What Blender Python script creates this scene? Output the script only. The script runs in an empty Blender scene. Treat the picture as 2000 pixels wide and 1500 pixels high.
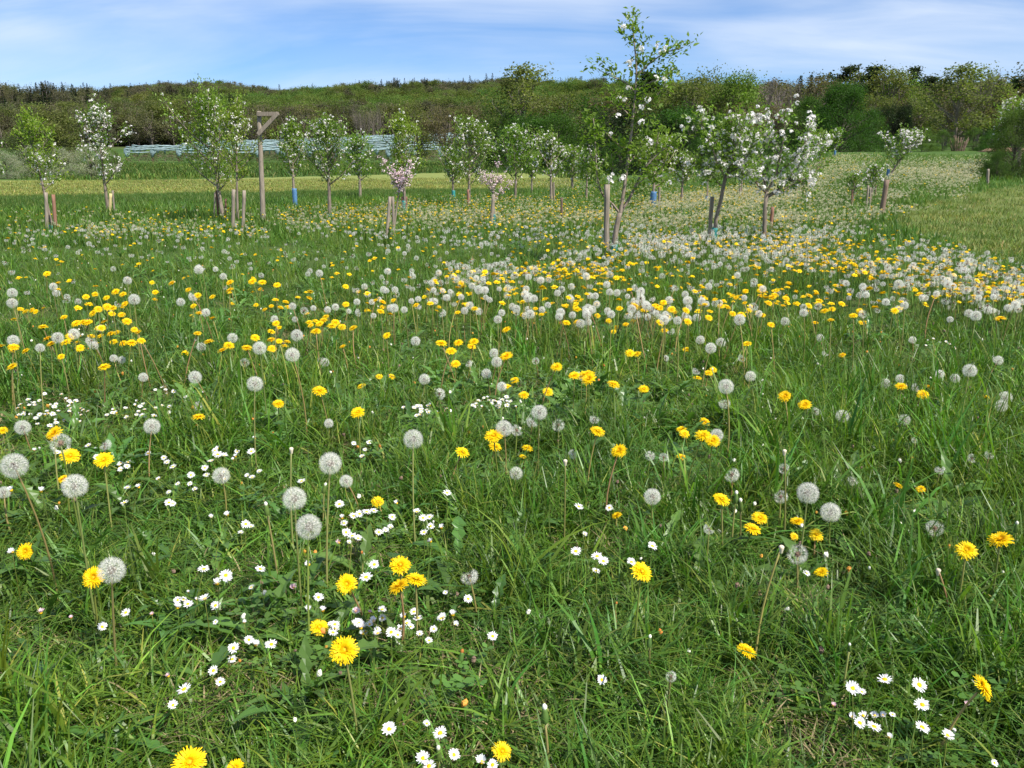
import bpy, math, random
import numpy as np
from mathutils import Vector, Matrix, Quaternion, Euler

random.seed(7)
RNG = np.random.default_rng(7)
sc = bpy.context.scene
COL = sc.collection

# ------------------------------------------------------------------ camera
F = 1620.0                      # focal length in photo pixels (2000 wide)
PITCH = math.atan(430.0 / F)
CAM = np.array([0.0, 0.0, 1.0])
cam_data = bpy.data.cameras.new('camera')
cam_data.sensor_width = 36.0
cam_data.lens = 36.0 * F / 2000.0
cam_data.clip_start = 0.05
cam_data.clip_end = 6000.0
cam = bpy.data.objects.new('camera', cam_data)
cam.location = CAM
cam.rotation_euler = (math.pi / 2 - PITCH, 0, 0)
COL.objects.link(cam)
sc.camera = cam

# ------------------------------------------------------------------ light
SUN_EL, SUN_AZ = math.radians(52), math.radians(128)   # azimuth clockwise from +Y (view direction)
world = bpy.data.worlds.new('World')
sc.world = world
world.use_nodes = True
wn, wl = world.node_tree.nodes, world.node_tree.links
wn.clear()
w_out = wn.new('ShaderNodeOutputWorld')
w_bg = wn.new('ShaderNodeBackground')
w_bg.inputs['Strength'].default_value = 0.096
w_sky = wn.new('ShaderNodeTexSky')
w_sky.sky_type = 'NISHITA'
w_sky.sun_disc = False
w_sky.sun_elevation = SUN_EL
w_sky.sun_rotation = SUN_AZ
w_sky.altitude = 600
w_sky.air_density = 1.0
w_sky.dust_density = 0.15
w_sky.ozone_density = 3.0
# thin cirrus: noise laid out on a plane high above the ground
w_tc = wn.new('ShaderNodeTexCoord')
w_sep = wn.new('ShaderNodeSeparateXYZ')
wl.new(w_tc.outputs['Generated'], w_sep.inputs[0])
def wmath(op, a, b=None, c=None, clamp=False):
    n = wn.new('ShaderNodeMath'); n.operation = op; n.use_clamp = clamp
    for i, v in enumerate((a, b, c)):
        if v is None: continue
        if isinstance(v, (int, float)): n.inputs[i].default_value = v
        else: wl.new(v, n.inputs[i])
    return n.outputs[0]
zc = wmath('ADD', wmath('MAXIMUM', w_sep.outputs[2], 0.0), 0.28)
cx_ = wmath('DIVIDE', w_sep.outputs[0], zc)
cy_ = wmath('DIVIDE', w_sep.outputs[1], zc)
w_comb = wn.new('ShaderNodeCombineXYZ')
wl.new(cx_, w_comb.inputs[0]); wl.new(cy_, w_comb.inputs[1])
w_map = wn.new('ShaderNodeMapping')
w_map.inputs['Rotation'].default_value = (0, 0, math.radians(16))
w_map.inputs['Scale'].default_value = (0.9, 3.2, 1)
w_map.inputs['Location'].default_value = (0.9, 0.35, 0)
wl.new(w_comb.outputs[0], w_map.inputs[0])
w_n1 = wn.new('ShaderNodeTexNoise')
w_n1.inputs['Scale'].default_value = 0.9
w_n1.inputs['Detail'].default_value = 9
w_n1.inputs['Roughness'].default_value = 0.55
w_n1.inputs['Distortion'].default_value = 0.5
wl.new(w_map.outputs[0], w_n1.inputs['Vector'])
w_ramp = wn.new('ShaderNodeValToRGB')
w_ramp.color_ramp.elements[0].position = 0.36
w_ramp.color_ramp.elements[0].color = (0, 0, 0, 1)
w_ramp.color_ramp.elements[1].position = 0.66
w_ramp.color_ramp.elements[1].color = (1, 1, 1, 1)
wl.new(w_n1.outputs['Fac'], w_ramp.inputs[0])
w_low = wn.new('ShaderNodeMapRange')
w_low.inputs['From Min'].default_value = 0.04
w_low.inputs['From Max'].default_value = 0.22
w_low.inputs['To Min'].default_value = 0.35
w_low.inputs['To Max'].default_value = 1.0
wl.new(w_sep.outputs[2], w_low.inputs['Value'])
w_n2 = wn.new('ShaderNodeTexNoise'); w_n2.inputs['Scale'].default_value = 1.1; w_n2.inputs['Detail'].default_value = 3
w_m2 = wn.new('ShaderNodeMapping'); w_m2.inputs['Location'].default_value = (0.2, 0.6, 0); wl.new(w_comb.outputs[0], w_m2.inputs[0]); wl.new(w_m2.outputs[0], w_n2.inputs['Vector'])
w_veil = wn.new('ShaderNodeMapRange'); w_veil.inputs['From Min'].default_value = .36; w_veil.inputs['From Max'].default_value = .62; w_veil.inputs['To Max'].default_value = .8
wl.new(w_n2.outputs['Fac'], w_veil.inputs['Value'])
cf = wmath('MULTIPLY', wmath('MULTIPLY', wmath('ADD', wmath('MULTIPLY', w_ramp.outputs[0], 0.55), wmath('MULTIPLY', w_veil.outputs[0], wmath('ADD', w_ramp.outputs[0], .35))), w_low.outputs[0]), 0.70, None, True)
w_gain = wn.new('ShaderNodeMix'); w_gain.data_type = 'RGBA'; w_gain.blend_type = 'MULTIPLY'
w_gain.inputs[0].default_value = 1.0
wl.new(w_sky.outputs[0], w_gain.inputs[6])
w_gain.inputs[7].default_value = (0.53, 0.70, 0.95, 1)
w_mix = wn.new('ShaderNodeMix'); w_mix.data_type = 'RGBA'
wl.new(cf, w_mix.inputs[0])
wl.new(w_gain.outputs[2], w_mix.inputs[6])
w_mix.inputs[7].default_value = (5.7, 6.3, 7.2, 1)
wl.new(w_mix.outputs[2], w_bg.inputs['Color'])
wl.new(w_bg.outputs[0], w_out.inputs[0])

sun_data = bpy.data.lights.new('sun', 'SUN')
sun_data.energy = 4.5
sun_data.angle = math.radians(1.2)
sun_data.color = (1.0, 0.955, 0.88)
sun = bpy.data.objects.new('sun', sun_data)
sd = Vector((math.sin(SUN_AZ) * math.cos(SUN_EL), math.cos(SUN_AZ) * math.cos(SUN_EL), math.sin(SUN_EL)))
sun.rotation_euler = sd.to_track_quat('Z', 'Y').to_euler()
sun.location = (0, 0, 60)
COL.objects.link(sun)

sc.view_settings.view_transform = 'Standard'
sc.view_settings.look = 'None'
sc.view_settings.gamma = 1.0
sc.view_settings.exposure = 0.68
sc.view_settings.use_curve_mapping = False
sc.cycles.max_bounces = 6
sc.cycles.diffuse_bounces = 3
sc.cycles.transmission_bounces = 3
sc.cycles.caustics_reflective = False
sc.cycles.caustics_refractive = False

# ------------------------------------------------------------------ terrain and picking
def smooth(a, b, v):
    t = np.clip((v - a) / (b - a), 0, 1)
    return t * t * (3 - 2 * t)

LP = np.array([(-60, 0), (3, 0), (14, -.24), (30, -.3), (70, -.3), (120, .1), (200, 1.0), (290, 6.2), (330, 7.5), (430, 18),
               (800, 58), (1000, 55), (2500, 30), (4000, 0)], float)
RP = np.array([(-60, 0), (3, 0), (14, -.24), (20, -.14), (60, 1.75), (75, 2.0), (110, 3.4), (150, 4.6), (200, 6), (330, 13), (430, 24),
               (800, 50), (1000, 48), (2500, 30), (4000, 0)], float)
def gz(x, y):
    x = np.asarray(x, float); y = np.asarray(y, float)
    yy = np.maximum(y, 0) + 0.0 * x
    l = np.interp(yy, LP[:, 0], LP[:, 1]); r = np.interp(yy, RP[:, 0], RP[:, 1])
    w = smooth(1 + .12 * yy, 4 + .30 * yy, x)
    z = l * (1 - w) + r * w
    # the vineyard slope also climbs towards the middle of the view
    z += smooth(205, 290, yy) * (1 - smooth(330, 420, yy)) * 2.0 * smooth(-90, 10, x) * (1 - w)
    # small undulation of the meadow, larger folds in the hills
    z += 0.018 * np.sin(x * 1.7 + 1.3 * np.sin(y * .9)) * np.cos(y * 1.3 + .5) * smooth(1.5, 5, yy)
    az_ = 1000 + F * x / np.maximum(yy, 1)
    z += smooth(350, 800, yy) * np.interp(az_, [-400, 0, 150, 330, 470, 560, 700, 850, 1000, 1100], [-10, -11, -8, -1, -3, -6, -4, 0, -1, -4])
    z += 8 * np.exp(-((yy - 500) / 70) ** 2) * np.maximum(0, np.sin(x * .018 + .6)) + 6 * np.exp(-((yy - 610) / 60) ** 2) * np.maximum(0, np.sin(x * .015 + 3.0))
    z += smooth(350, 800, yy) * (1.5 * np.sin(x * .0075 + 2.2) + 2.6 * np.sin(x * .021 + 1.0) + 1.5 * np.sin(x * .047 + yy * .01))
    return z

SP, CP = math.sin(PITCH), math.cos(PITCH)
def rays(px, py):
    u = (np.asarray(px, float) - 1000) / F; v = (750 - np.asarray(py, float)) / F
    return np.stack([u, CP + v * SP, -SP + v * CP], -1)
TS = np.geomspace(0.5, 2500, 700)
def hit(px, py, dz=0.0):
    """ground points (n,3) seen at photo pixels, for something dz above the ground"""
    px = np.atleast_1d(np.asarray(px, float)); py = np.atleast_1d(np.asarray(py, float))
    dz = np.broadcast_to(np.asarray(dz, float), px.shape)
    out = np.empty((len(px), 3))
    for s in range(0, len(px), 4000):
        d = rays(px[s:s + 4000], py[s:s + 4000])
        X = d[:, None, 0] * TS; Y = d[:, None, 1] * TS; Z = 1.0 + d[:, None, 2] * TS
        below = Z - gz(X, Y) - dz[s:s + 4000, None] < 0
        i = np.argmax(below, 1); i[~below.any(1)] = len(TS) - 1
        i = np.maximum(i, 1)
        lo, hi = TS[i - 1], TS[i]
        for _ in range(22):
            m = (lo + hi) / 2
            b = 1.0 + d[:, 2] * m - gz(d[:, 0] * m, d[:, 1] * m) - dz[s:s + 4000] < 0
            hi = np.where(b, m, hi); lo = np.where(b, lo, m)
        out[s:s + 4000, 0] = d[:, 0] * hi; out[s:s + 4000, 1] = d[:, 1] * hi
        out[s:s + 4000, 2] = gz(out[s:s + 4000, 0], out[s:s + 4000, 1])
    return out
def hit1(px, py, dz=0.0):
    return Vector(hit([px], [py], dz)[0])
def at_depth(px, py, Y):
    """the point at world distance Y seen at a pixel"""
    d = rays(px, py); t = Y / d[1]
    return Vector((d[0] * t, Y, 1.0 + d[2] * t))
def project(x, y, z):
    dx, dy, dz = x, y, np.asarray(z) - 1.0
    dep = dy * CP - dz * SP
    v = dy * SP + dz * CP
    dep_s = np.where(dep > .05, dep, .05)
    return 1000 + F * dx / dep_s, 750 - F * v / dep_s, dep
def px_size(Y): return Y / F        # metres per photo pixel, near enough

def inside(poly, x, y):
    c = np.zeros(np.shape(x), bool); n = len(poly)
    for i in range(n):
        x1, y1 = poly[i]; x2, y2 = poly[(i + 1) % n]
        if y1 == y2: continue
        k = ((y1 > y) != (y2 > y)) & (x < (x2 - x1) * (y - y1) / (y2 - y1) + x1)
        c ^= k
    return c

# ------------------------------------------------------------------ tagging
def tag(o, label=None, cat=None, group=None, kind=None):
    if label: o['label'] = label
    if cat: o['category'] = cat
    if group: o['group'] = group
    if kind: o['kind'] = kind
    return o
def empty(name, loc, label=None, cat=None, group=None, rz=0.0):
    o = bpy.data.objects.new(name, None); COL.objects.link(o)
    o.location = loc; o.rotation_euler = (0, 0, rz); o.empty_display_size = .1
    return tag(o, label, cat, group)
def link(name, me, parent=None, loc=None, quat=None, scale=None):
    o = bpy.data.objects.new(name, me); COL.objects.link(o)
    if parent is not None: o.parent = parent
    if loc is not None: o.location = loc
    if quat is not None:
        o.rotation_mode = 'QUATERNION'; o.rotation_quaternion = quat
    if scale is not None: o.scale = (scale,) * 3 if isinstance(scale, (int, float)) else scale
    return o

# ------------------------------------------------------------------ materials
def newmat(name):
    m = bpy.data.materials.new(name); m.use_nodes = True
    nt = m.node_tree; nt.nodes.clear()
    return m, nt.nodes, nt.links
def leafmat(name, base, rough=.5, spec=.4, trans=.35, tcol=None, vary=.25, hue=.02, attr=True, patch=None, objcol=False, noise_scale=None):
    """green things: diffuse + sheen + light that passes through the blade"""
    m, N, L = newmat(name)
    out = N.new('ShaderNodeOutputMaterial')
    col = N.new('ShaderNodeRGB'); col.outputs[0].default_value = (*base, 1)
    c = col.outputs[0]
    if objcol:
        oi0 = N.new('ShaderNodeObjectInfo'); c = oi0.outputs['Color']
    if attr:
        a = N.new('ShaderNodeAttribute'); a.attribute_name = 'tint'
        mx = N.new('ShaderNodeMix'); mx.data_type = 'RGBA'; mx.blend_type = 'MULTIPLY'; mx.inputs[0].default_value = 1
        L.new(c, mx.inputs[6]); L.new(a.outputs['Color'], mx.inputs[7]); c = mx.outputs[2]
    oi = N.new('ShaderNodeObjectInfo')
    if patch:
        # slow variation over the ground: stands of another green
        nz = N.new('ShaderNodeTexNoise'); nz.inputs['Scale'].default_value = patch[1]; nz.inputs['Detail'].default_value = 3
        L.new(oi.outputs['Location'], nz.inputs['Vector'])
        rp = N.new('ShaderNodeMapRange'); rp.inputs['From Min'].default_value = .42; rp.inputs['From Max'].default_value = .62
        L.new(nz.outputs['Fac'], rp.inputs['Value'])
        m2 = N.new('ShaderNodeMix'); m2.data_type = 'RGBA'; m2.blend_type = 'MULTIPLY'
        L.new(rp.outputs[0], m2.inputs[0]); L.new(c, m2.inputs[6]); m2.inputs[7].default_value = (*patch[0], 1); c = m2.outputs[2]
    hs = N.new('ShaderNodeHueSaturation')
    L.new(c, hs.inputs['Color'])
    for sock, lo, hi in (('Value', 1 - vary, 1 + vary), ('Hue', .5 - hue, .5 + hue)):
        mr = N.new('ShaderNodeMapRange'); mr.inputs['To Min'].default_value = lo; mr.inputs['To Max'].default_value = hi
        if sock == 'Hue':
            fr = N.new('ShaderNodeMath'); fr.operation = 'FRACT'
            mu = N.new('ShaderNodeMath'); mu.operation = 'MULTIPLY'; mu.inputs[1].default_value = 37.3
            L.new(oi.outputs['Random'], mu.inputs[0]); L.new(mu.outputs[0], fr.inputs[0]); L.new(fr.outputs[0], mr.inputs['Value'])
        else: L.new(oi.outputs['Random'], mr.inputs['Value'])
        L.new(mr.outputs[0], hs.inputs[sock])
    c = hs.outputs[0]
    b = N.new('ShaderNodeBsdfPrincipled')
    b.inputs['Roughness'].default_value = rough
    b.inputs['Specular IOR Level'].default_value = spec
    L.new(c, b.inputs['Base Color'])
    t = N.new('ShaderNodeBsdfTranslucent')
    tm = N.new('ShaderNodeMix'); tm.data_type = 'RGBA'; tm.blend_type = 'MULTIPLY'; tm.inputs[0].default_value = 1
    L.new(c, tm.inputs[6]); tm.inputs[7].default_value = (*(tcol or (1.3, 1.5, .7)), 1)
    L.new(tm.outputs[2], t.inputs['Color'])
    ms = N.new('ShaderNodeMixShader'); ms.inputs[0].default_value = trans
    L.new(b.outputs[0], ms.inputs[1]); L.new(t.outputs[0], ms.inputs[2]); L.new(ms.outputs[0], out.inputs[0])
    return m
def woodmat(name, c1, c2, scale=(6, 6, 1.2), rough=.85, bump=.4, detail=8):
    m, N, L = newmat(name)
    out = N.new('ShaderNodeOutputMaterial'); b = N.new('ShaderNodeBsdfPrincipled')
    tc = N.new('ShaderNodeTexCoord'); mp = N.new('ShaderNodeMapping'); mp.inputs['Scale'].default_value = scale
    nz = N.new('ShaderNodeTexNoise'); nz.inputs['Scale'].default_value = 5; nz.inputs['Detail'].default_value = detail
    nz.inputs['Roughness'].default_value = .65
    L.new(tc.outputs['Object'], mp.inputs[0]); L.new(mp.outputs[0], nz.inputs['Vector'])
    r = N.new('ShaderNodeValToRGB'); r.color_ramp.elements[0].position = .32; r.color_ramp.elements[1].position = .68
    r.color_ramp.elements[0].color = (*c1, 1); r.color_ramp.elements[1].color = (*c2, 1)
    L.new(nz.outputs['Fac'], r.inputs[0])
    oi = N.new('ShaderNodeObjectInfo'); hs = N.new('ShaderNodeHueSaturation'); mr = N.new('ShaderNodeMapRange')
    mr.inputs['To Min'].default_value = .8; mr.inputs['To Max'].default_value = 1.2
    L.new(oi.outputs['Random'], mr.inputs['Value']); L.new(mr.outputs[0], hs.inputs['Value']); L.new(r.outputs[0], hs.inputs['Color'])
    L.new(hs.outputs[0], b.inputs['Base Color'])
    bp = N.new('ShaderNodeBump'); bp.inputs['Strength'].default_value = bump; bp.inputs['Distance'].default_value = .01
    L.new(nz.outputs['Fac'], bp.inputs['Height']); L.new(bp.outputs[0], b.inputs['Normal'])
    b.inputs['Roughness'].default_value = rough; b.inputs['Specular IOR Level'].default_value = .25
    L.new(b.outputs[0], out.inputs[0])
    return m

M = {}
M['grass'] = leafmat('grass_blade', (.092, .182, .018), rough=.42, spec=.42, trans=.36, vary=.28, hue=.022, patch=((.78, .86, 1.15), .55))
M['meadow'] = leafmat('meadow_blade', (.088, .172, .022), rough=.5, spec=.3, trans=.3, vary=.25, hue=.02, patch=((.8, .9, 1.1), .25))
M['darkgrass'] = leafmat('strip_blade', (.070, .145, .022), rough=.5, spec=.3, trans=.3, vary=.2, hue=.012)
M['drygrass'] = leafmat('dry_meadow_blade', (.115, .180, .040), rough=.6, spec=.25, trans=.25, vary=.22, hue=.015, patch=((1.35, 1.12, 1.2), .4))
M['stubble'] = leafmat('stubble', (.20, .235, .065), rough=.6, spec=.2, trans=.25, vary=.3, hue=.02, patch=((.72, .8, .8), .12))
M['bankgrass'] = leafmat('bank_blade', (.060, .115, .022), rough=.6, spec=.2, trans=.25, vary=.3, hue=.02, patch=((1.4, 1.3, 1.1), .05))
M['straw'] = leafmat('dead_grass', (.24, .19, .10), rough=.7, spec=.2, trans=.2, tcol=(1.1, 1, .8), vary=.35, hue=.01)
M['herb'] = leafmat('dandelion_leaf', (.085, .175, .030), rough=.38, spec=.5, trans=.28, vary=.25, hue=.015)
M['apple_leaf'] = leafmat('apple_leaf', (.165, .255, .036), rough=.38, spec=.45, trans=.45, vary=.1, hue=.01)
M['crown'] = leafmat('crown_leaf', (.08, .12, .03), rough=.6, spec=.2, trans=.45, vary=.06, hue=.01, objcol=True)
M['petal_white'] = leafmat('apple_petal', (.93, .90, .86), rough=.6, spec=.2, trans=.35, tcol=(1, 1, 1), vary=.05, hue=.0)
M['petal_pink'] = leafmat('pink_petal', (.90, .80, .79), rough=.6, spec=.2, trans=.35, tcol=(1, .95, .95), vary=.08, hue=.0)
M['daisy'] = leafmat('daisy_petal', (.88, .88, .87), rough=.55, spec=.2, trans=.25, tcol=(1, 1, 1), vary=.05, hue=.0)
M['daisy_pink'] = leafmat('daisy_petal_pink', (.78, .56, .62), rough=.55, spec=.2, trans=.25, tcol=(1, 1, 1), vary=.1, hue=.0)
M['yellow'] = leafmat('dandelion_floret', (.95, .66, .004), rough=.55, spec=.2, trans=.22, tcol=(1, .95, .3), vary=.08, hue=.006)
M['disc'] = leafmat('daisy_disc', (.85, .50, .01), rough=.7, spec=.2, trans=0, vary=.08, hue=.004)
M['stalk'] = leafmat('flower_stalk', (.22, .24, .07), rough=.45, spec=.35, trans=.15, vary=.3, hue=.03)
M['bract'] = leafmat('green_bract', (.11, .18, .04), rough=.5, spec=.3, trans=.1, vary=.2, hue=.02)
M['seed'] = leafmat('seed_brown', (.19, .13, .09), rough=.8, spec=.2, trans=0, vary=.2, hue=.01)
M['fardown'] = leafmat('far_seed_down', (.93, .88, .62), rough=.7, spec=.2, trans=.45, tcol=(1, 1, .95), vary=.12, hue=.01)
M['down'] = leafmat('seed_down', (.95, .93, .84), rough=.7, spec=.2, trans=.5, tcol=(1, 1, 1), vary=.05, hue=.0)
M['knob'] = leafmat('bare_knob', (.72, .70, .58), rough=.8, spec=.2, trans=0, vary=.1, hue=.0)
M['wilt'] = leafmat('wilted_floret', (.60, .27, .05), rough=.7, spec=.2, trans=.1, vary=.3, hue=.02)
M['bark'] = woodmat('apple_bark', (.13, .10, .075), (.33, .27, .21))
M['darkbark'] = woodmat('dark_bark', (.05, .04, .032), (.12, .10, .08))
M['twig'] = woodmat('grey_twig', (.14, .115, .095), (.24, .20, .17), bump=0)
M['greywood'] = woodmat('weathered_wood', (.15, .12, .09), (.38, .32, .25), scale=(14, 14, .8))
M['brownwood'] = woodmat('brown_stake_wood', (.11, .075, .055), (.24, .17, .12), scale=(14, 14, .8))
M['redwood'] = woodmat('reddish_stake_wood', (.17, .085, .055), (.32, .17, .115), scale=(14, 14, .8))
M['palewood'] = woodmat('fresh_stake_wood', (.42, .33, .13), (.62, .52, .26), scale=(14, 14, .8))
M['teal'] = woodmat('teal_guard', (.02, .17, .17), (.07, .36, .33), scale=(3, 3, 30), rough=.5, bump=.6)
M['blue'] = woodmat('blue_guard', (.05, .13, .28), (.13, .27, .44), scale=(3, 3, 20), rough=.45, bump=.4)
M['net'] = woodmat('hail_net', (.13, .21, .22), (.40, .50, .50), scale=(2, 2, 2), rough=.7, bump=0)
M['soil'] = woodmat('bare_soil', (.16, .10, .06), (.30, .20, .12), scale=(2, 2, 2), rough=.95)

# ------------------------------------------------------------------ mesh builder
class MB:
    def __init__(s): s.v = []; s.f = []; s.m = []; s.c = []; s.mi = 0; s.tint = (1, 1, 1)
    def add(s, verts, faces, tint=None):
        b = len(s.v); s.v.extend(verts)
        t = tint or s.tint
        for f in faces:
            s.f.append(tuple(i + b for i in f)); s.m.append(s.mi); s.c.append(t)
    def tube(s, pts, radii, n=6, cap=True, tint=None):
        b = len(s.v); k = len(pts); t = tint or s.tint
        pts = [Vector(p) for p in pts]
        ref = Vector((0, 1, 0)) if abs((pts[-1] - pts[0]).normalized().y) < .9 else Vector((1, 0, 0))
        for i, p in enumerate(pts):
            d = (pts[min(i + 1, k - 1)] - pts[max(i - 1, 0)]).normalized()
            a = d.cross(ref).normalized(); c = d.cross(a)
            for j in range(n):
                an = 2 * math.pi * j / n
                s.v.append(p + (a * math.cos(an) + c * math.sin(an)) * radii[i])
        for i in range(k - 1):
            for j in range(n):
                j2 = (j + 1) % n
                s.f.append((b + i * n + j, b + i * n + j2, b + (i + 1) * n + j2, b + (i + 1) * n + j)); s.m.append(s.mi); s.c.append(t)
        if cap:
            s.f.append(tuple(b + (k - 1) * n + j for j in range(n))); s.m.append(s.mi); s.c.append(t)
    def ball(s, c, r, seg=8, rings=5, squash=1.0, tint=None, zmin=-1.0, bumpy=0.0):
        b = len(s.v); c = Vector(c); t = tint or s.tint
        for i in range(rings + 1):
            zz = -1 + 2 * i / rings; zz = max(zz, zmin)
            rr = math.sqrt(max(0, 1 - zz * zz))
            for j in range(seg):
                an = 2 * math.pi * (j + .5 * (i % 2)) / seg
                q = r * (1 + bumpy * random.uniform(-1, 1))
                s.v.append(c + Vector((math.cos(an) * rr * q, math.sin(an) * rr * q, zz * q * squash)))
        for i in range(rings):
            for j in range(seg):
                j2 = (j + 1) % seg
                s.f.append((b + i * seg + j, b + i * seg + j2, b + (i + 1) * seg + j2, b + (i + 1) * seg + j)); s.m.append(s.mi); s.c.append(t)
    def mesh(s, name, mats, smooth_=False):
        me = bpy.data.meshes.new(name)
        me.from_pydata([tuple(v) for v in s.v], [], s.f)
        for m_ in mats: me.materials.append(M[m_] if isinstance(m_, str) else m_)
        if len(mats) > 1: me.polygons.foreach_set('material_index', s.m)
        a = me.attributes.new('tint', 'FLOAT_COLOR', 'FACE')
        arr = np.ones((len(s.f), 4), np.float32); arr[:, :3] = np.array(s.c, np.float32).reshape(-1, 3)
        a.data.foreach_set('color', arr.ravel())
        if smooth_: me.polygons.foreach_set('use_smooth', [True] * len(s.f))
        me.update()
        return me

def grid_mesh(name, X, Y, Z, mat, attrs=None):
    n, m = X.shape
    me = bpy.data.meshes.new(name)
    v = np.stack([X, Y, Z], -1).reshape(-1, 3)
    i, j = np.meshgrid(np.arange(n - 1), np.arange(m - 1), indexing='ij')
    a = (i * m + j).ravel()
    fc = np.stack([a, a + 1, a + m + 1, a + m], -1)
    me.vertices.add(len(v)); me.vertices.foreach_set('co', v.astype(np.float32).ravel())
    me.loops.add(fc.size); me.loops.foreach_set('vertex_index', fc.astype(np.int32).ravel())
    me.polygons.add(len(fc)); me.polygons.foreach_set('loop_start', np.arange(0, fc.size, 4, dtype=np.int32))
    me.polygons.foreach_set('use_smooth', np.ones(len(fc), bool))
    me.materials.append(mat)
    me.update(calc_edges=True)
    for k, arr in (attrs or {}).items():
        at = me.attributes.new(k, 'FLOAT_COLOR', 'POINT')
        full = np.ones((len(v), 4), np.float32); full[:, :3] = arr.reshape(-1, 3)
        at.data.foreach_set('color', full.ravel())
    return me

# ------------------------------------------------------------------ instancer for what nobody could count
def instancer(name, pts, rot, scl, idx, meshes, label, cat, kind='stuff'):
    coll = bpy.data.collections.new(name + '_sources')
    for k, me in enumerate(meshes):
        o = bpy.data.objects.new('%s_source_%02d' % (name, k), me); coll.objects.link(o)
    me = bpy.data.meshes.new(name)
    n = len(pts)
    me.vertices.add(n); me.vertices.foreach_set('co', np.asarray(pts, np.float32).ravel())
    a = me.attributes.new('rot', 'FLOAT_VECTOR', 'POINT'); a.data.foreach_set('vector', np.asarray(rot, np.float32).ravel())
    s3 = np.asarray(scl, np.float32)
    if s3.ndim == 1: s3 = np.repeat(s3[:, None], 3, 1)
    a = me.attributes.new('scl', 'FLOAT_VECTOR', 'POINT'); a.data.foreach_set('vector', s3.ravel())
    a = me.attributes.new('idx', 'INT', 'POINT'); a.data.foreach_set('value', np.asarray(idx, np.int32))
    o = bpy.data.objects.new(name, me); COL.objects.link(o)
    tag(o, label, cat, None, kind)
    ng = bpy.data.node_groups.new(name + '_nodes', 'GeometryNodeTree')
    ng.interface.new_socket('Geometry', in_out='INPUT', socket_type='NodeSocketGeometry')
    ng.interface.new_socket('Geometry', in_out='OUTPUT', socket_type='NodeSocketGeometry')
    gi = ng.nodes.new('NodeGroupInput'); go = ng.nodes.new('NodeGroupOutput')
    ip = ng.nodes.new('GeometryNodeInstanceOnPoints'); ci = ng.nodes.new('GeometryNodeCollectionInfo')
    ci.inputs['Collection'].default_value = coll
    ci.inputs['Separate Children'].default_value = True; ci.inputs['Reset Children'].default_value = True
    ip.inputs['Pick Instance'].default_value = True
    def na(nm, dt):
        q = ng.nodes.new('GeometryNodeInputNamedAttribute'); q.data_type = dt; q.inputs['Name'].default_value = nm
        return q.outputs['Attribute']
    L = ng.links
    L.new(gi.outputs[0], ip.inputs['Points']); L.new(ci.outputs[0], ip.inputs['Instance'])
    L.new(na('idx', 'INT'), ip.inputs['Instance Index'])
    e2r = ng.nodes.new('FunctionNodeEulerToRotation')
    L.new(na('rot', 'FLOAT_VECTOR'), e2r.inputs[0]); L.new(e2r.outputs[0], ip.inputs['Rotation'])
    L.new(na('scl', 'FLOAT_VECTOR'), ip.inputs['Scale'])
    L.new(ip.outputs[0], go.inputs[0])
    md = o.modifiers.new('scatter', 'NODES'); md.node_group = ng
    return o

# ================================================================== THE GROUND
MOWN = [(-900, 354), (300, 352), (640, 344), (860, 338), (1050, 338), (1130, 352), (1120, 368), (1000, 372), (700, 376), (400, 381), (0, 389), (-900, 400)]
STRIP = [(-900, 400), (0, 389), (400, 381), (700, 376), (1000, 372), (1060, 374), (1000, 380), (700, 388), (400, 398), (0, 413), (-900, 430)]
DRY = [(1735, 432), (1800, 398), (1890, 380), (2060, 352), (2600, 330), (2600, 590), (2020, 520), (1900, 492), (1800, 468)]
def zones(x, y, z):
    px, py, dep = project(x, y, z)
    ok = dep > 3
    return inside(MOWN, px, py) & ok, inside(STRIP, px, py) & ok, inside(DRY, px, py) & ok, px, py
def far_cover(px, py, y):
    """share of the distant slope hidden by pale seed heads (0..1)"""
    s = np.zeros(np.shape(px))
    s = np.maximum(s, inside([(1585, 318), (1640, 300), (1735, 302), (1690, 330), (1600, 362), (1540, 398), (1330, 412), (1200, 395), (1480, 360)], px, py) * 1.0)
    s = np.maximum(s, inside([(1765, 302), (1930, 303), (1905, 345), (1880, 380), (1800, 372), (1740, 385), (1725, 350)], px, py) * 1.0)
    s = np.maximum(s, inside([(640, 404), (1000, 398), (1330, 408), (1500, 412), (1740, 398), (1880, 405), (1760, 412), (1500, 425), (900, 424), (640, 418)], px, py) * .5)
    return s * (y > 16)
ang = np.radians(np.concatenate([np.linspace(-180, -52, 40, endpoint=False), np.linspace(-52, 52, 420), np.linspace(52, 180, 41)[1:]]))
rad = np.concatenate([[0.0], np.geomspace(0.35, 4500, 430)])
R_, A_ = np.meshgrid(rad, ang, indexing='ij')
GX, GY = R_ * np.sin(A_), R_ * np.cos(A_)
GZ = gz(GX, GY)
zm, zs, zd, zpx, zpy = zones(GX, GY, GZ)
_wx = 14 * np.sin(GX * 1.1 + 2 * np.sin(GY * .5)) + 9 * np.sin(GX * 3.1 + GY) ; _wy = 3.5 * np.sin(GY * .7 + 1.5 * np.sin(GX * .9)) + 2 * np.sin(GX * 2.3 + GY * 1.9)
fcov = (far_cover(zpx + _wx, zpy + _wy, GY) * .5 + far_cover(zpx - 22, zpy + 3, GY) * .25 + far_cover(zpx + 22, zpy - 3, GY) * .25)
def _vn(x, y, s, seed):
    r = np.random.default_rng(seed); o = np.zeros(np.shape(x))
    for k in range(6):
        a = r.uniform(0, 6.28); f = s * r.uniform(.5, 2.0); o = o + np.sin(f * (x * math.cos(a) + y * math.sin(a)) + r.uniform(0, 6.28))
    return o / 3.0
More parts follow.
